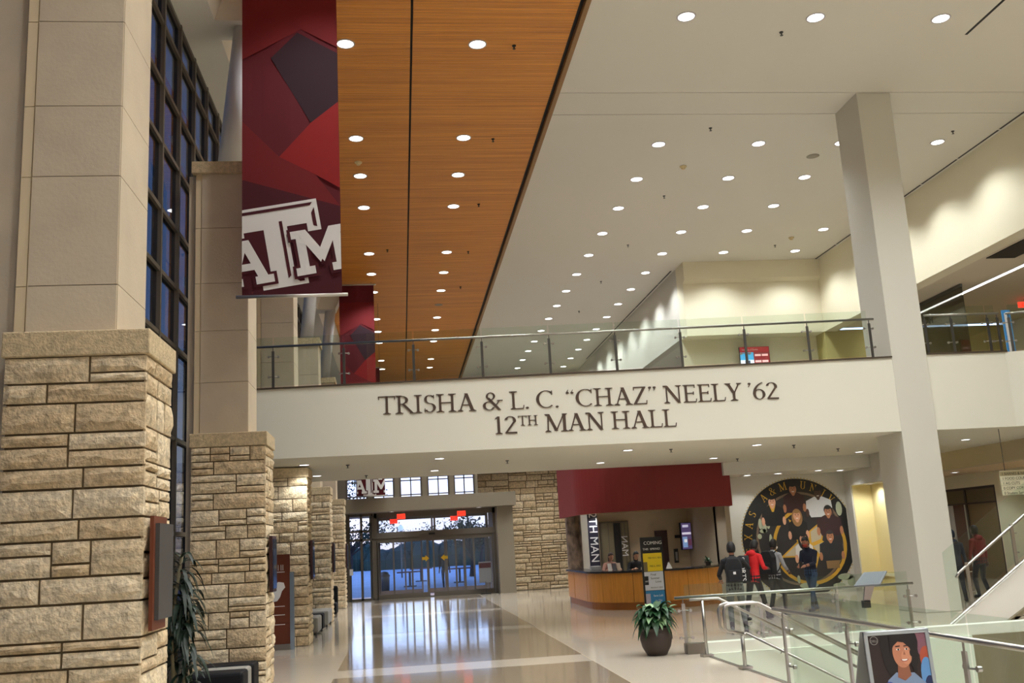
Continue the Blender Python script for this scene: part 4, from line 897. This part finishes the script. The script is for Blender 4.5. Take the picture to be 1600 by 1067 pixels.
for x in (-2.7, -2.15):
    for y in (32.25, 33.0): B(x-.02, x+.02, y-.02, y+.02, 0, .12).build('leg', DSTEEL, t)
t = thing('hanging_sign', 'cream hanging direction sign with five lines of text', 'sign', (14.2, 21.8, 2.45))
B(13.7, 14.9, 21.5, 21.54, 2.42, 2.98).build('sign_board', mat('sign_cream', (214, 208, 176), .6), t)
for x in (13.85, 14.75): MB().tube([(x, 21.52, 2.98), (x, 21.52, 3.95)], .008, 6).build('hanging_rod', DSTEEL, t)
B(13.7, 14.9, 21.497, 21.5, 2.87, 2.97).build('sign_strip', mat('sign_tan', (160, 146, 108), .6), t)
for i, s in enumerate(('1 BARNES & NOBLE', '1 FOOD COURT', '1 AG CUTS', '0 COPY CORNER', '0 Student Services')):
    text(s, .085, mat('sign_ink', (56, 50, 40), .6), 'sign_lettering', t, (13.74, 21.494, 2.885-.11*i), ext=.001); B(13.7, 14.9, 21.496, 21.5, 2.865-.11*i, 2.868-.11*i).build('sign_line', MATS['sign_ink'], t)
def exit_sign(x, y, z, lab, w=.34):
    t = thing('exit_sign', lab, 'exit sign', (x, y, z)); B(x-w/2, x+w/2, y, y+.06, z, z+.2).build('housing', mat('exit_face', (255, 60, 40), .5, emit=1.6), t); text('EXIT', .15, mat('exit_red', (150, 0, 0), .5, emit=.5), 'sign_lettering', t, (x-.145, y-.004, z+.05), ext=.001, width=.29)
    MB().tube([(x, y+.03, z+.2), (x, y+.03, z+.32)], .012, 6).build('stem', DSTEEL, t)
exit_sign(-.02, 41.2, 3.2, 'red exit sign hung left under the grey entrance header'); exit_sign(2.45, 41.2, 3.2, 'red exit sign hung right under the grey entrance header')
exit_sign(-.36, 45.2, 3.13, 'exit sign reflection built as a second red sign on the tree side'); exit_sign(2.35, 45.2, 3.13, 'exit sign reflection built as a second red sign near the notice stand')  # added pair standing in for the hung signs' reflections in the door glass
exit_sign(22.0, 31.5, 9.1, 'red exit sign in the upper corridor', .5)
# corridor glass screen with lettering
t = thing('glass_partition', 'dark glass partition with lettering in the upper corridor', 'partition', (18.2, 31, 5.7))
B(18.2, 18.23, 29.1, 34.5, 5.7, 9.3).build('glass_sheet', glass('partition_glass', (.45, .45, .42), .2), t); B(18.18, 18.25, 29.1, 34.5, 9.3, 9.4).build('head_rail', DSTEEL, t)
for z_, s_ in ((8.55, 'DINING ROOM'), (8.2, 'ROOMS')):
    text(s_, .32, BLACK, 'glass_lettering', t, (18.19, 33.2, z_), (PI/2, 0, -PI/2), ext=.001)
tag(B(17.3, 18.2, 22, 26.2, 9.395, 9.42).build('ceiling_grille', BLACK), 'black rectangular grille in the upper corridor ceiling', 'air vent')
t = thing('reflection_panel', 'bright blue and white upright panel standing in for a daylight reflection at the upper balustrade corner', 'sign', (15.1, 22.4, 5.7))
B(14.98, 15.2, 22.4, 22.43, 5.74, 6.98).build('sign_board', mat('reflection_blue', (70, 150, 220), .5), t); B(15.03, 15.1, 22.395, 22.4, 5.8, 6.9).build('reflection_stripe', PRW, t); B(14.92, 15.26, 22.3, 22.55, 5.7, 5.74).build('foot', BLACK, t)  # added board: blue daylight reflected in the glass corner, put into its colours
# notice stand by the entrance
t = thing('notice_stand', 'grey notice stand inside the entrance doors', 'sign', (3.35, 41.7, 0)); B(3.1, 3.62, 41.7, 41.73, .45, 1.3).build('board', mat('notice_grey', (120, 122, 126), .6), t); B(3.12, 3.6, 41.69, 41.7, 1.05, 1.25).build('notice_band', mat('notice_maroon', (70, 34, 40), .6), t); B(3.34, 3.38, 41.7, 41.74, 0, .5).build('pole', DSTEEL, t); B(3.15, 3.55, 41.55, 41.85, 0, .04).build('foot', BLACK, t)
t = thing('push_plate_post', 'slim post with a white push plate left of the doors', 'post', (-2.1, 41.5, 0)); B(-2.14, -2.08, 41.5, 41.56, 0, 1.5).build('post', DSTEEL, t); B(-2.16, -2.02, 41.47, 41.5, 1.05, 1.3).build('push_plate', PRW, t)

# ================================================================== MURAL (flat print on the wall)
mu = thing('seal_mural', 'round black and gold seal mural with student portraits on the wall', 'mural', (12.0, 29.5, 0))
MX, MZ, MR = 12.0, 1.66, 1.79
def mp(u, v): return (10.2+(u-107)*.0038, 1.61-(v-576+.055*(u-107))*.00358)
def flat(P, m, lay_, nm='printed_shape'):
    P = clip(P, 10.0, 13.6, .02, 3.94)
    if P: return MB().prism([(a, 29.498-lay_*.0012, b) for a, b in P], (0, .0011, 0)).build(nm, m, mu)
def cm(n, c): return mat('mural_'+n, c, .6)
GOLD = cm('gold', (196, 150, 44)); MBLK = cm('black', (20, 18, 18)); MGREY = cm('grey', (88, 82, 76)); MBEI = cm('beige', (176, 164, 140)); MOAK = cm('oak', (168, 172, 146)); MMAR = cm('maroon', (52, 24, 28))
SKN = [cm('skin_light', (206, 152, 122)), cm('skin_tan', (168, 112, 80)), cm('skin_deep', (70, 44, 34))]
flat(ov(MX, MZ, MR, MR, 64), MBLK, 0, 'seal_disc')
db = MB()
for i in range(110):
    a = 2*PI*i/110; x, z = MX+(MR+.015)*cos(a), MZ+(MR+.015)*sin(a)
    if x < 13.58 and z > .03 and z < 3.93: db.prism([(x+.028*cos(k*PI/3), 29.492, z+.028*sin(k*PI/3)) for k in range(6)], (0, .006, 0))
db.build('bead_border', cm('bead', (186, 166, 120)), mu)['kind'] = 'stuff'
flat(ov(MX+.05, MZ-.02, 1.40, 1.40, 48), cm('bronze_ring', (112, 92, 74)), 1); flat(ov(MX+.05, MZ-.02, 1.33, 1.33, 48), cm('inner_dark', (40, 36, 36)), 2)
for (u, v, s) in ((160, 640, 'E'), (155, 530, 'X'), (175, 432, 'A'), (212, 338, 'S'), (325, 205, 'A'), (402, 152, '&'), (488, 108, 'M'), (660, 88, 'U'), (748, 102, 'N'), (843, 132, 'I'), (912, 172, 'V'), (205, 735, 'T')):
    x, z = mp(u, v); a = math.atan2(z-MZ, x-MX); r = 1.60; x, z = MX+r*cos(a), MZ+r*sin(a)
    g, wd = GLY.get(s, GLY['I']) if s not in 'XUV' else ({'X': Gl().D(.1, 0, .6, 1, .13).D(.6, 0, .1, 1, .06).S(.1, 0, .22).S(.6, 0, .26).S(.1, 1, .26).S(.6, 1, .22), 'U': Gl().V(.15, .3, 1).V(.6, .3, 1, .07).A(.375, .3, .22, .27, 180, 360, .05, .11).S(.15, 1).S(.6, 1, .24), 'V': Gl().D(.38, 0, .12, 1, .13).D(.38, 0, .64, 1, .06).S(.12, 1, .28).S(.64, 1, .22)}[s], .74)
    mb = MB(); h = .24; b = a-PI/2
    for q in g.q: mb.prism([(x+((p-wd/2)*h)*cos(b)-((t_2-.5)*h)*sin(b), 29.493, z+((p-wd/2)*h)*sin(b)+((t_2-.5)*h)*cos(b)) for p, t_2 in q], (0, .003, 0))
    mb.build('seal_letter', GOLD, mu)
# gold ring, star and oak sprig
cx_, cz_ = mp(665, 600)
def ring(cx, cz, r0, r1, a0, a1, m, L, n=24):
    for i in range(n):
        t0, t1 = math.radians(a0+(a1-a0)*i/n), math.radians(a0+(a1-a0)*(i+1)/n)
        flat([(cx+r0*cos(t0), cz+r0*sin(t0)), (cx+r1*cos(t0), cz+r1*sin(t0)), (cx+r1*cos(t1), cz+r1*sin(t1)), (cx+r0*cos(t1), cz+r0*sin(t1))], m, L)
ring(cx_, cz_, 1.07, 1.17, 0, 360, GOLD, 3, 36)
star = []
for k in range(10):
    r = 1.02 if k % 2 == 0 else .42; a = math.radians(126+36*k); star.append((cx_+r*cos(a), cz_+r*sin(a)))
for k in range(0, 10, 2):
    flat([star[k-1], star[k], star[k+1], (cx_, cz_)], GOLD, 4); c2 = ((star[k-1][0]+star[k][0]+star[k+1][0]+cx_)/4, (star[k-1][1]+star[k][1]+star[k+1][1]+cz_)/4)
    flat([(c2[0]+(q[0]-c2[0])*.78, c2[1]+(q[1]-c2[1])*.78) for q in (star[k-1], star[k], star[k+1], (cx_, cz_))], MBEI, 5)
for (u, v, rx, rz) in ((270, 420, .06, .16), (300, 440, .08, .2), (335, 420, .06, .15), (255, 525, .07, .08), (290, 480, .12, .06), (345, 560, .05, .2)):
    flat(ov(*mp(u, v), rx, rz, 12), MOAK, 6)
for (u, v, rx, rz) in ((940, 290, .1, .22), (930, 860, .25, .1), (980, 900, .15, .16), (870, 930, .2, .07), (620, 930, .3, .09), (540, 880, .05, .12)): flat(ov(*mp(u, v), rx, rz, 12), MOAK, 6)
def student(u, v, top, skin, hair, L, w=95, long=0, legs=None, collar=None, hat=False):
    x, z = mp(u, v)
    if legs: flat([(x-.2, z-.95), (x+.2, z-.95), (x+.22, z-.5), (x-.22, z-.5)], legs, L)
    flat([(x-w*.0038, z-.45), (x-w*.0036, z-.22), (x-.12, z-.10), (x+.12, z-.10), (x+w*.0036, z-.22), (x+w*.0038, z-.45), (x+w*.0026, z-.72), (x-w*.0026, z-.72)], top, L+.3)
    flat(ov(x-w*.0035, z-.58, .055, .13, 10), skin, L+.4); flat(ov(x+w*.0035, z-.58, .055, .13, 10), skin, L+.4)
    if long: flat(ov(x, z-.06, .17, .27, 16), hair, L+.5)
    if collar: flat([(x-.1, z-.10), (x+.1, z-.10), (x+.03, z-.3), (x-.03, z-.3)], collar, L+.5)
    flat(ov(x, z-.12, .06, .09, 10), skin, L+.6)
    if not long: flat(ov(x, z+.05, .135, .15, 16), hair, L+.7)
    flat(ov(x, z-.01, .115, .15, 18), skin, L+.8)
    flat(ov(x, z+.12, .11, .055, 12), hair, L+.9)
    for s in (-1, 1): flat(ov(x+s*.045, z+.015, .016, .009, 8), MBLK, L+1); flat([(x+s*.045-.025, z+.037), (x+s*.045+.025, z+.037), (x+s*.045+.025, z+.046), (x+s*.045-.025, z+.046)], MBLK, L+1)
    flat([(x-.012, z-.03), (x+.012, z-.03), (x, z+.01)], SKN[1] if skin is SKN[0] else MBLK, L+.95)
    flat(ov(x, z-.07, .045, .022, 10, 180, 360), cm('teeth', (232, 224, 216)), L+1)
student(570, 125, MMAR, SKN[1], MBLK, 7, 90); student(775, 160, cm('tee_white', (206, 206, 208)), SKN[2], MBLK, 8, 110)
student(385, 235, MBLK, SKN[0], MBLK, 9, 95, collar=GOLD); student(845, 315, MMAR, SKN[1], MBLK, 10, 105)
student(580, 350, MBLK, SKN[0], cm('blonde', (150, 110, 66)), 11, 80, long=1); student(838, 525, cm('slate', (38, 38, 42)), SKN[1], cm('scarf', (50, 44, 46)), 12, 100, legs=cm('khaki', (128, 100, 64)))
student(612, 545, cm('knit_white', (210, 206, 200)), SKN[0], MBLK, 13, 75, long=1, collar=cm('knit_white', (210, 206, 200)))

# ================================================================== PEOPLE
def ik(a, b, l1, l2, hint):
    a, b, hint = Vector(a), Vector(b), Vector(hint); d = b-a; L = min(d.length, (l1+l2)*.999); d.normalize(); b = a+d*L
    x = (l1*l1-l2*l2+L*L)/(2*L); h = math.sqrt(max(0, l1*l1-x*x)); n = hint-d*hint.dot(d)
    if n.length < 1e-6: n = Vector((0, 1, 0))
    return a+d*x+n.normalized()*h, b
SKINM = {'light': mat('skin_light', (202, 150, 120), .55), 'tan': mat('skin_tan', (150, 100, 74), .55), 'deep': mat('skin_deep', (74, 48, 38), .5)}
def person(label, loc, face, height, top, pants, shoes, skin, hair, feet, hands, hip=.93, lean=0, head_pitch=0, hood=False, long_hair=False, mask=None, head_yaw=0, skirt=None):
    """local frame: forward +y, right +x, unit height 1.75 m. feet/hands: ((x,y,z),(x,y,z)) left,right"""
    t = thing('person', label, 'person', loc, face)
    k = height/1.75; P = []          # (mesh chunk, tag)
    def add(mb, tg): P.append((mb, tg))
    dz = hip-.93; sh = Vector((0, lean*.5, 1.43+dz)); pel = Vector((0, 0, hip))
    def lf(z, s=1): return lean*.5*max(0, (z-.93))/.5
    secs = [(.86, .14, .105), (.93, .165, .115), (1.0, .16, .11), (1.12, .15, .105), (1.26, .175, .12), (1.38, .19, .115), (1.44, .15, .09), (1.48, .07, .06)]
    mb = MB(); n = 16; vs = []
    for z, rx, ry in secs: vs += [(rx*cos(2*PI*i/n), lf(z)+ry*sin(2*PI*i/n), z+dz) for i in range(n)]
    fs = [(i*n+j, i*n+(j+1) % n, (i+1)*n+(j+1) % n, (i+1)*n+j) for i in range(len(secs)-1) for j in range(n)]+[tuple(range(n))[::-1], tuple(range((len(secs)-1)*n, len(secs)*n))]
    mb.add(vs, fs); add(mb, 0)
    add(MB().ell((0, 0, hip-.02), .165, .12, .12, 14, 8), 1)
    hb = Vector((0, sh.y+.02, 1.50+dz)); hc = hb+Vector((0, .035+.10*head_pitch, .135-.03*abs(head_pitch)))
    add(MB().tube([hb-Vector((0, .01, .09)), hb+Vector((0, .01, .06))], .052, 10), 2)
    hm = MB(); hm.ell((0, 0, .01), .077, .097, .118, 16, 12); hm.ell((0, .035, -.065), .052, .055, .05, 12, 8); hm.ell((0, .105, -.012), .012, .016, .022, 8, 6)
    for s in (-1, 1): hm.ell((s*.08, -.005, -.012), .011, .02, .03, 8, 6)
    M4 = Matrix.Translation(hc) @ Matrix.Rotation(head_yaw, 4, 'Z') @ Matrix.Rotation(-head_pitch*.7, 4, 'X')
    hm.v = [tuple(M4 @ Vector(q)) for q in hm.v]; add(hm, 2)
    for i, s in enumerate((-1, 1)):
        S = sh+Vector((s*.175, 0, -.035)); E, Wp = ik(S, hands[i], .285, .255, (s*.5, -.8, -.35))
        add(MB().tube([S+Vector((-s*.05, 0, .01)), S, S.lerp(E, .5), E], [.06, .063, .052, .046], 10), 0)
        add(MB().tube([E, E.lerp(Wp, .4), Wp], [.046, .042, .034], 10), 0)
        dr_ = (Wp-E).normalized(); sd = Vector((0, 0, 1)).cross(dr_); sd = sd.normalized() if sd.length > .1 else Vector((0, 1, 0)); nn = dr_.cross(sd).normalized()
        pb = MB(); pb.tube([Wp-dr_*.02, Wp+dr_*.03, Wp+dr_*.085], [.027, .034, .032], 10)
        for f in range(4):
            o = sd*(f-1.5)*.019; r0 = Wp+dr_*.075+o; ln = (.062, .072, .068, .052)[f]
            pb.tube([r0, r0+dr_*ln*.55-nn*.006, r0+dr_*ln*.85-nn*.03], [.0095, .009, .008], 6)
        pb.tube([Wp+dr_*.02+sd*.026*-s, Wp+dr_*.055+sd*.05*-s-nn*.012, Wp+dr_*.085+sd*.052*-s-nn*.026], [.012, .0105, .009], 6)
        add(pb, 2)
        Hp = Vector((s*.088, 0, hip-.03)); A = Vector(feet[i])+Vector((0, 0, .085)); K, A = ik(Hp, A, .43, .42, (s*.05, 1, .1))
        add(MB().tube([Hp, Hp.lerp(K, .5), K], [.088, .076, .058], 12), 1); add(MB().tube([K, K.lerp(A, .35), A], [.058, .056, .042], 12), 1)
        toe = A+Vector((0, .15, -.045)); add(MB().tube([A+Vector((0, -.06, -.05)), A+Vector((0, 0, -.03)), A+Vector((0, .09, -.04)), toe], [.036, .048, .042, .034], 10), 3)
    if hood: add(MB().ell((0, lf(1.46)-.07, 1.46+dz), .12, .08, .07, 12, 8), 0)
    allm = MB(); tags = []
    for mb_, tg in P: allm.add(mb_.v, mb_.f); tags += [tg]*len(mb_.v)
    allm.v = [(a*k, b*k, max(c*k, .002)) for a, b, c in allm.v]
    me = allm.mesh('b', []); o = bpy.data.objects.new('b', me); COL.objects.link(o)
    md = o.modifiers.new('r', 'REMESH'); md.mode = 'VOXEL'; md.voxel_size = .0105; md.use_smooth_shade = True
    m2 = o.modifiers.new('s', 'SMOOTH'); m2.factor = .5; m2.iterations = 3
    out = bpy.data.meshes.new_from_object(o.evaluated_get(bpy.context.evaluated_depsgraph_get())); bpy.data.objects.remove(o)
    kd = kdtree.KDTree(len(allm.v))
    for i, q in enumerate(allm.v): kd.insert(q, i)
    kd.balance(); out.materials.clear()
    for m in (top, pants, SKINM[skin], shoes): out.materials.append(m)
    out.polygons.foreach_set('material_index', [tags[kd.find(p.center)[1]] for p in out.polygons]); out.polygons.foreach_set('use_smooth', [True]*len(out.polygons)); out.name = 'body'
    b = bpy.data.objects.new('body', out); COL.objects.link(b); b.parent = t
    # hair, eyes, mask
    hr = MB().ell((0, 0, 0), .089, .109, .125, 20, 14)
    keep = []
    for f in hr.f:
        c = sum((Vector(hr.v[i]) for i in f), Vector())/len(f)
        if c.z > .035 or (c.y < -.01 and c.z > (-.16 if long_hair else -.07)): 
            if not (c.y > .07 and c.z < .06): keep.append(f)
    hr.f = keep; hr.m = [0]*len(keep)
    hr.v = [tuple((M4 @ Vector((a, b_2-.008, c+.018 if c > 0 else c*(1.9 if long_hair else 1))))*k) for a, b_2, c in hr.v]
    ho = hr.build('hair', hair, t, smooth=True, local=True); sm = ho.modifiers.new('thick', 'SOLIDIFY'); sm.thickness = .012
    ey = MB()
    for s in (-1, 1): ey.ell((s*.032, .088, .012), .011, .009, .007, 8, 6)
    ey.v = [tuple((M4 @ Vector(q))*k) for q in ey.v]; ey.build('eyes', BLACK, t, local=True)
    if mask:
        mk = MB().ell((0, .062, -.055), .066, .05, .05, 12, 8); mk.v = [tuple((M4 @ Vector(q))*k) for q in mk.v]; mk.build('face_mask', mask, t, smooth=True, local=True)
    else:
        mk = MB().ell((0, .086, -.058), .024, .008, .006, 8, 6); mk.v = [tuple((M4 @ Vector(q))*k) for q in mk.v]; mk.build('mouth', mat('lips', (120, 66, 60), .5), t, local=True)
    return t
def cl(n, c): return mat('cloth_'+n, c, .85)
HAIRB = mat('hair_black', (16, 13, 12), .6); SHB = cl('shoe_black', (22, 22, 24)); SHG = cl('shoe_grey', (110, 110, 112))
def stand(w=.1, f=0): return ((-w, f, 0), (w, -f, 0))
def backpack(label, loc, rz, m, s=1, badge=True):
    t = thing('backpack', label, 'backpack', loc, rz)
    MB().prism([(-.15*s, -.09*s, -.24*s), (.15*s, -.09*s, -.24*s), (.155*s, -.09*s, .1*s), (.1*s, -.07*s, .23*s), (-.1*s, -.07*s, .23*s), (-.155*s, -.09*s, .1*s)], (0, .17*s, 0)).build('bag_body', m, t, local=True, bevel=.03)
    MB().prism([(-.12*s, -.13*s, -.22*s), (.12*s, -.13*s, -.22*s), (.11*s, -.12*s, .0), (-.11*s, -.12*s, 0)], (0, .06*s, 0)).build('front_pocket', m, t, local=True, bevel=.015)
    for q in (-1, 1): MB().tube([(q*.11*s, .08*s, .19*s), (q*.12*s, .16*s, .24*s), (q*.125*s, .29*s, .18*s), (q*.13*s, .31*s, .02), (q*.14*s, .16*s, -.14*s), (q*.13*s, .08*s, -.2*s)], .014, 6).build('strap', m, t, local=True, smooth=True)
    if badge: B(-.025, .025, -.137*s, -.13*s, -.08, -.03).build('badge', PRW, t, local=True)
    return t
BAGK = cl('bag_black', (20, 20, 23))
def rel(loc, face, q): c, s = cos(face), sin(face); return (loc[0]+q[0]*c-q[1]*s, loc[1]+q[0]*s+q[1]*c, q[2])
# 1 black jacket with backpack, seen from behind, one hand raised
L1 = (6.45, 19.35, 0); f1 = -.25
person('person in black jacket and grey trousers raising a hand, seen from behind', L1, f1, 1.74, cl('jacket_black', (22, 22, 26)), cl('trouser_grey', (92, 94, 92)), SHB, 'tan', HAIRB, ((-.12, -.05, 0), (.15, .02, 0)), ((-.24, .26, 1.02), (.16, .30, 1.36)))
backpack('black backpack with a white badge on the person in grey trousers', rel(L1, f1, (0, -.19, 1.22)), f1, BAGK)
# 2 red hoodie, black duffel on the back
L2 = (7.75, 21.9, 0); f2 = -1.0
person('person in bright red hoodie looking down, striding past the mural', L2, f2, 1.74, cl('red', (196, 24, 28)), cl('black_jeans', (28, 28, 32)), SHB, 'deep', HAIRB, ((-.1, -.25, 0), (.1, .28, 0)), ((-.2, .28, 1.1), (.2, .26, 1.12)), head_pitch=.45, hood=True, lean=.1)
db_ = thing('duffel_bag', 'black duffel bag with white lettering on the red hoodie back', 'bag', rel(L2, f2, (-.05, -.24, 1.12)), f2+.5)
MB().tube([(0, 0, -.3), (0, 0, -.27), (0, 0, .27), (0, 0, .3)], [.08, .13, .13, .08], 14).build('bag_body', BAGK, db_, local=True, smooth=True)
o = text('SPORTS', .15, PRW, 'bag_lettering', db_, (-.05, -.135, .27), local=True); o.rotation_euler = (PI/2, PI/2, 0)
MB().tube([(.08, .05, .27), (.12, .2, .3), (.12, .3, .1), (.1, .12, -.26)], .014, 6).build('strap', BAGK, db_, local=True, smooth=True)
# 3 grey sweater with mask and backpack
L3 = (8.62, 22.9, 0); f3 = -.95
person('person in light grey sweater and white face mask by the mural', L3, f3, 1.72, cl('sweater_grey', (150, 152, 156)), cl('black_jeans', (28, 28, 32)), SHB, 'deep', HAIRB, ((-.12, -.12, 0), (.12, .15, 0)), ((-.17, .3, 1.0), (.2, .28, 1.0)), mask=PRW, head_pitch=.3)
backpack('large black backpack on the person in light grey sweater', rel(L3, f3, (0, -.21, 1.2)), f3, BAGK, 1.15, False)
# 4 navy top and jeans
L4 = (9.67, 23.3, 0); f4 = 2.2
person('person in navy top and blue jeans walking while holding a phone', L4, f4, 1.73, cl('navy', (20, 26, 44)), cl('jeans', (44, 66, 92)), SHB, 'tan', HAIRB, ((-.1, .25, 0), (.1, -.28, 0)), ((-.08, .32, 1.08), (.1, .31, 1.08)), mask=cl('mask_rust', (150, 52, 36)), head_pitch=.4)
tag(B(-.035, .035, -.004, .004, -.07, .07).build('phone', BLACK), 'black phone in the hands of the person in jeans', 'phone').location = rel(L4, f4, (.0, .40, 1.10))
# 5, 6 right of the column
L5 = (14.35, 23.9, 0); f5 = .2
person('person in red puffy jacket seen from behind past the staircase', L5, f5, 1.76, cl('jacket_red', (112, 22, 24)), cl('trouser_navy', (26, 30, 44)), SHB, 'deep', HAIRB, stand(.12, .05), ((-.28, .05, .85), (.28, .08, .85)), hood=True)
L6 = (13.35, 23.3, 0); f6 = -.4
person('person in dark blue hooded coat half hidden by the square column', L6, f6, 1.7, cl('coat_blue', (34, 42, 60)), cl('trouser_navy', (26, 30, 44)), SHB, 'tan', cl('hood_navy', (30, 36, 52)), stand(.12, .1), ((-.26, .05, .85), (.26, .05, .85)), hood=True)
# 7, 8 seated behind the desk
for i, (x, y, lab, hh) in enumerate(((6.12, 29.6, 'person with brown hair seated behind the reception counter', mat('hair_brown', (50, 30, 24), .6)), (6.74, 28.98, 'person with black hair seated low behind the reception counter', HAIRB))):
    person(lab, (x, y, 0), PI+.25, 1.66, cl(('rose', 'black')[i], ((168, 124, 108), (30, 28, 30))[i]), cl('black_jeans', (28, 28, 32)), SHG, 'light', hh, ((-.12, .36, .2), (.12, .36, .2)), ((-.2, .3, 1.1), (.2, .3, 1.1)), hip=.80, long_hair=True, head_pitch=.35)
    s_ = thing('task_stool', ('task stool under the brown haired person', 'task stool under the black haired person')[i], 'stool', (x, y, 0)); MB().lathe([(.001, .58), (.2, .58), (.21, .62), (.001, .63)], (x, y, 0), 16).build('seat', BLK, s_); MB().tube([(x, y, .04), (x, y, .59)], .03, 8).build('column', DSTEEL, s_); MB().lathe([(.001, 0), (.25, 0), (.05, .05), (.001, .05)], (x, y, 0), 12).build('base', DSTEEL, s_); MB().tube([(x+.25*cos(q*.5), y+.25*sin(q*.5), .19) for q in range(13)], .012, 6).build('foot_ring', DSTEEL, s_)
# 9 outside the doors
person('person in dark clothes walking outside beyond the glass doors', (2.05, 50.5, -.04), .1, 1.78, cl('black_jeans', (28, 28, 32)), cl('trouser_navy', (26, 30, 44)), SHB, 'tan', HAIRB, ((-.1, -.2, 0), (.1, .22, 0)), ((-.26, .05, .85), (.26, .08, .85)))

# ================================================================== OUTDOORS
struct('ground_outside', B(-90, 90, 46.0, 260, -.34, -.04), mat('pavement', (196, 200, 206), .8, var=.1, vscale=.6))
struct('ground_west', B(-120, -3.8, -60, 46, -.34, -.04), mat('lawn', (70, 84, 56), .95, var=.2, vscale=1))
BARK = mat('bark', (54, 44, 38), .9); FOL = mat('foliage', (40, 58, 40), .8, var=.3, vscale=2); HEDGE = mat('hedge_green', (46, 66, 54), .9, var=.3, vscale=1.2)
def tree(lab, x, y, h, r, seed, dens=900, bare=False):
    rt = random.Random(seed); t = thing('street_tree', lab, 'tree', (x, y, -.04), 0, 'trees beyond the entrance'); br_ = []
    tr = MB(); tr.tube([(x, y, -.04), (x+.1, y, h*.25), (x-.05, y, h*.45)], [.2, .15, .12], 8)
    for k in range(16):
        a = rt.uniform(0, 2*PI); e = Vector((x+r*rt.uniform(.5, 1)*cos(a), y+r*rt.uniform(.5, 1)*sin(a), h*rt.uniform(.5, .95))); m_ = Vector((x, y, h*.36)).lerp(e, .5)+Vector((0, 0, .3))
        tr.tube([(x, y, h*rt.uniform(.25, .45)), m_, e], [.09, .05, .02], 5); br_ += [m_, e, m_.lerp(e, .5)]
    tr.build('trunk', BARK, t)
    lf = MB()
    for k in range(dens):
        c = rt.choice(br_)+Vector((rt.gauss(0, r*.17), rt.gauss(0, r*.17), rt.gauss(0, h*.06))); s = rt.uniform(.06, .14); a, b_3 = rt.uniform(0, PI), rt.uniform(0, PI)
        u = Vector((cos(a), sin(a), 0))*s; v_ = Vector((-sin(a)*cos(b_3), cos(a)*cos(b_3), sin(b_3)))*s
        lf.add([c+u, c+v_, c-u, c-v_], [(0, 1, 2, 3)])
    lf.build('foliage', FOL, t, fix=False)['kind'] = 'stuff'
for i, (x, y, h, r, d, lab) in enumerate(((-7.5, 72, 10, 6, 3400, 'large spreading tree left of the entrance walk'), (4.6, 68, 4.2, 1.8, 700, 'slim tree beyond the right door leaf'), (9.2, 70, 4.5, 1.8, 600, 'small tree beside the slim tree'), (-5, 98, 5.5, 4, 1800, 'wide tree across the far lot'), (8, 104, 5, 4, 1800, 'round tree at the far right of the lot'), (-22, 84, 9, 5, 2000, 'tree standing off to the left of the lot'), (13, 85, 9, 5, 2000, 'tree standing off to the right of the lot'), (1.5, 118, 5, 3, 1200, 'distant tree behind the lamp post'))): tree(lab, x, y, h, r, i, d)
hd = MB(); rh = random.Random(9)
for i in range(160):
    x = -45+i*.57; hd.ell((x, 112+rh.uniform(-2, 2), .5), 1.6, 1.6, rh.uniform(1.5, 2.7), 7, 5)
tag(hd.build('tree_line', HEDGE), 'dark blue-green tree line closing the view beyond the lot', 'hedge')
for x, lab in ((-.2, 'round dark litter bin outside the left door leaf'),): 
    t = thing('litter_bin', lab, 'bin', (-.95, 51, -.04)); MB().lathe([(.001, 0), (.24, 0), (.27, .8), (.2, .95), (.001, 1.0)], (-.95, 51, -.04), 14).build('bin_body', DSTEEL, t, smooth=True); MB().lathe([(.28, .74), (.285, .74), (.285, .82), (.28, .82)], (-.95, 51, -.04), 14).build('rim', BLACK, t)
for x, y, lab in ((.35, 56, 'outdoor table beyond the left door leaf'), (1.1, 64, 'outdoor table beyond the middle doors'), (3.2, 58, 'outdoor table beyond the right door leaf')):
    t = thing('outdoor_table', lab, 'table', (x, y, -.04), 0, 'outdoor tables'); B(x-.7, x+.7, y-.4, y+.4, .72, .78).build('tabletop', cl('table_red', (120, 70, 66)), t); B(x-.06, x+.06, y-.06, y+.06, 0, .72).build('pedestal', DSTEEL, t); B(x-.35, x+.35, y-.3, y+.3, -.04, .02).build('base', DSTEEL, t)
t = thing('lamp_post', 'slim lamp post across the outdoor lot', 'lamp post', (-.1, 75, -.04)); MB().tube([(-.1, 75, -.04), (-.1, 75, 3.4)], .06, 8).build('pole', DSTEEL, t); MB().ell((-.1, 75, 3.55), .2, .2, .22).build('globe', mat('lamp_globe', (230, 236, 255), .4, emit=1), t)
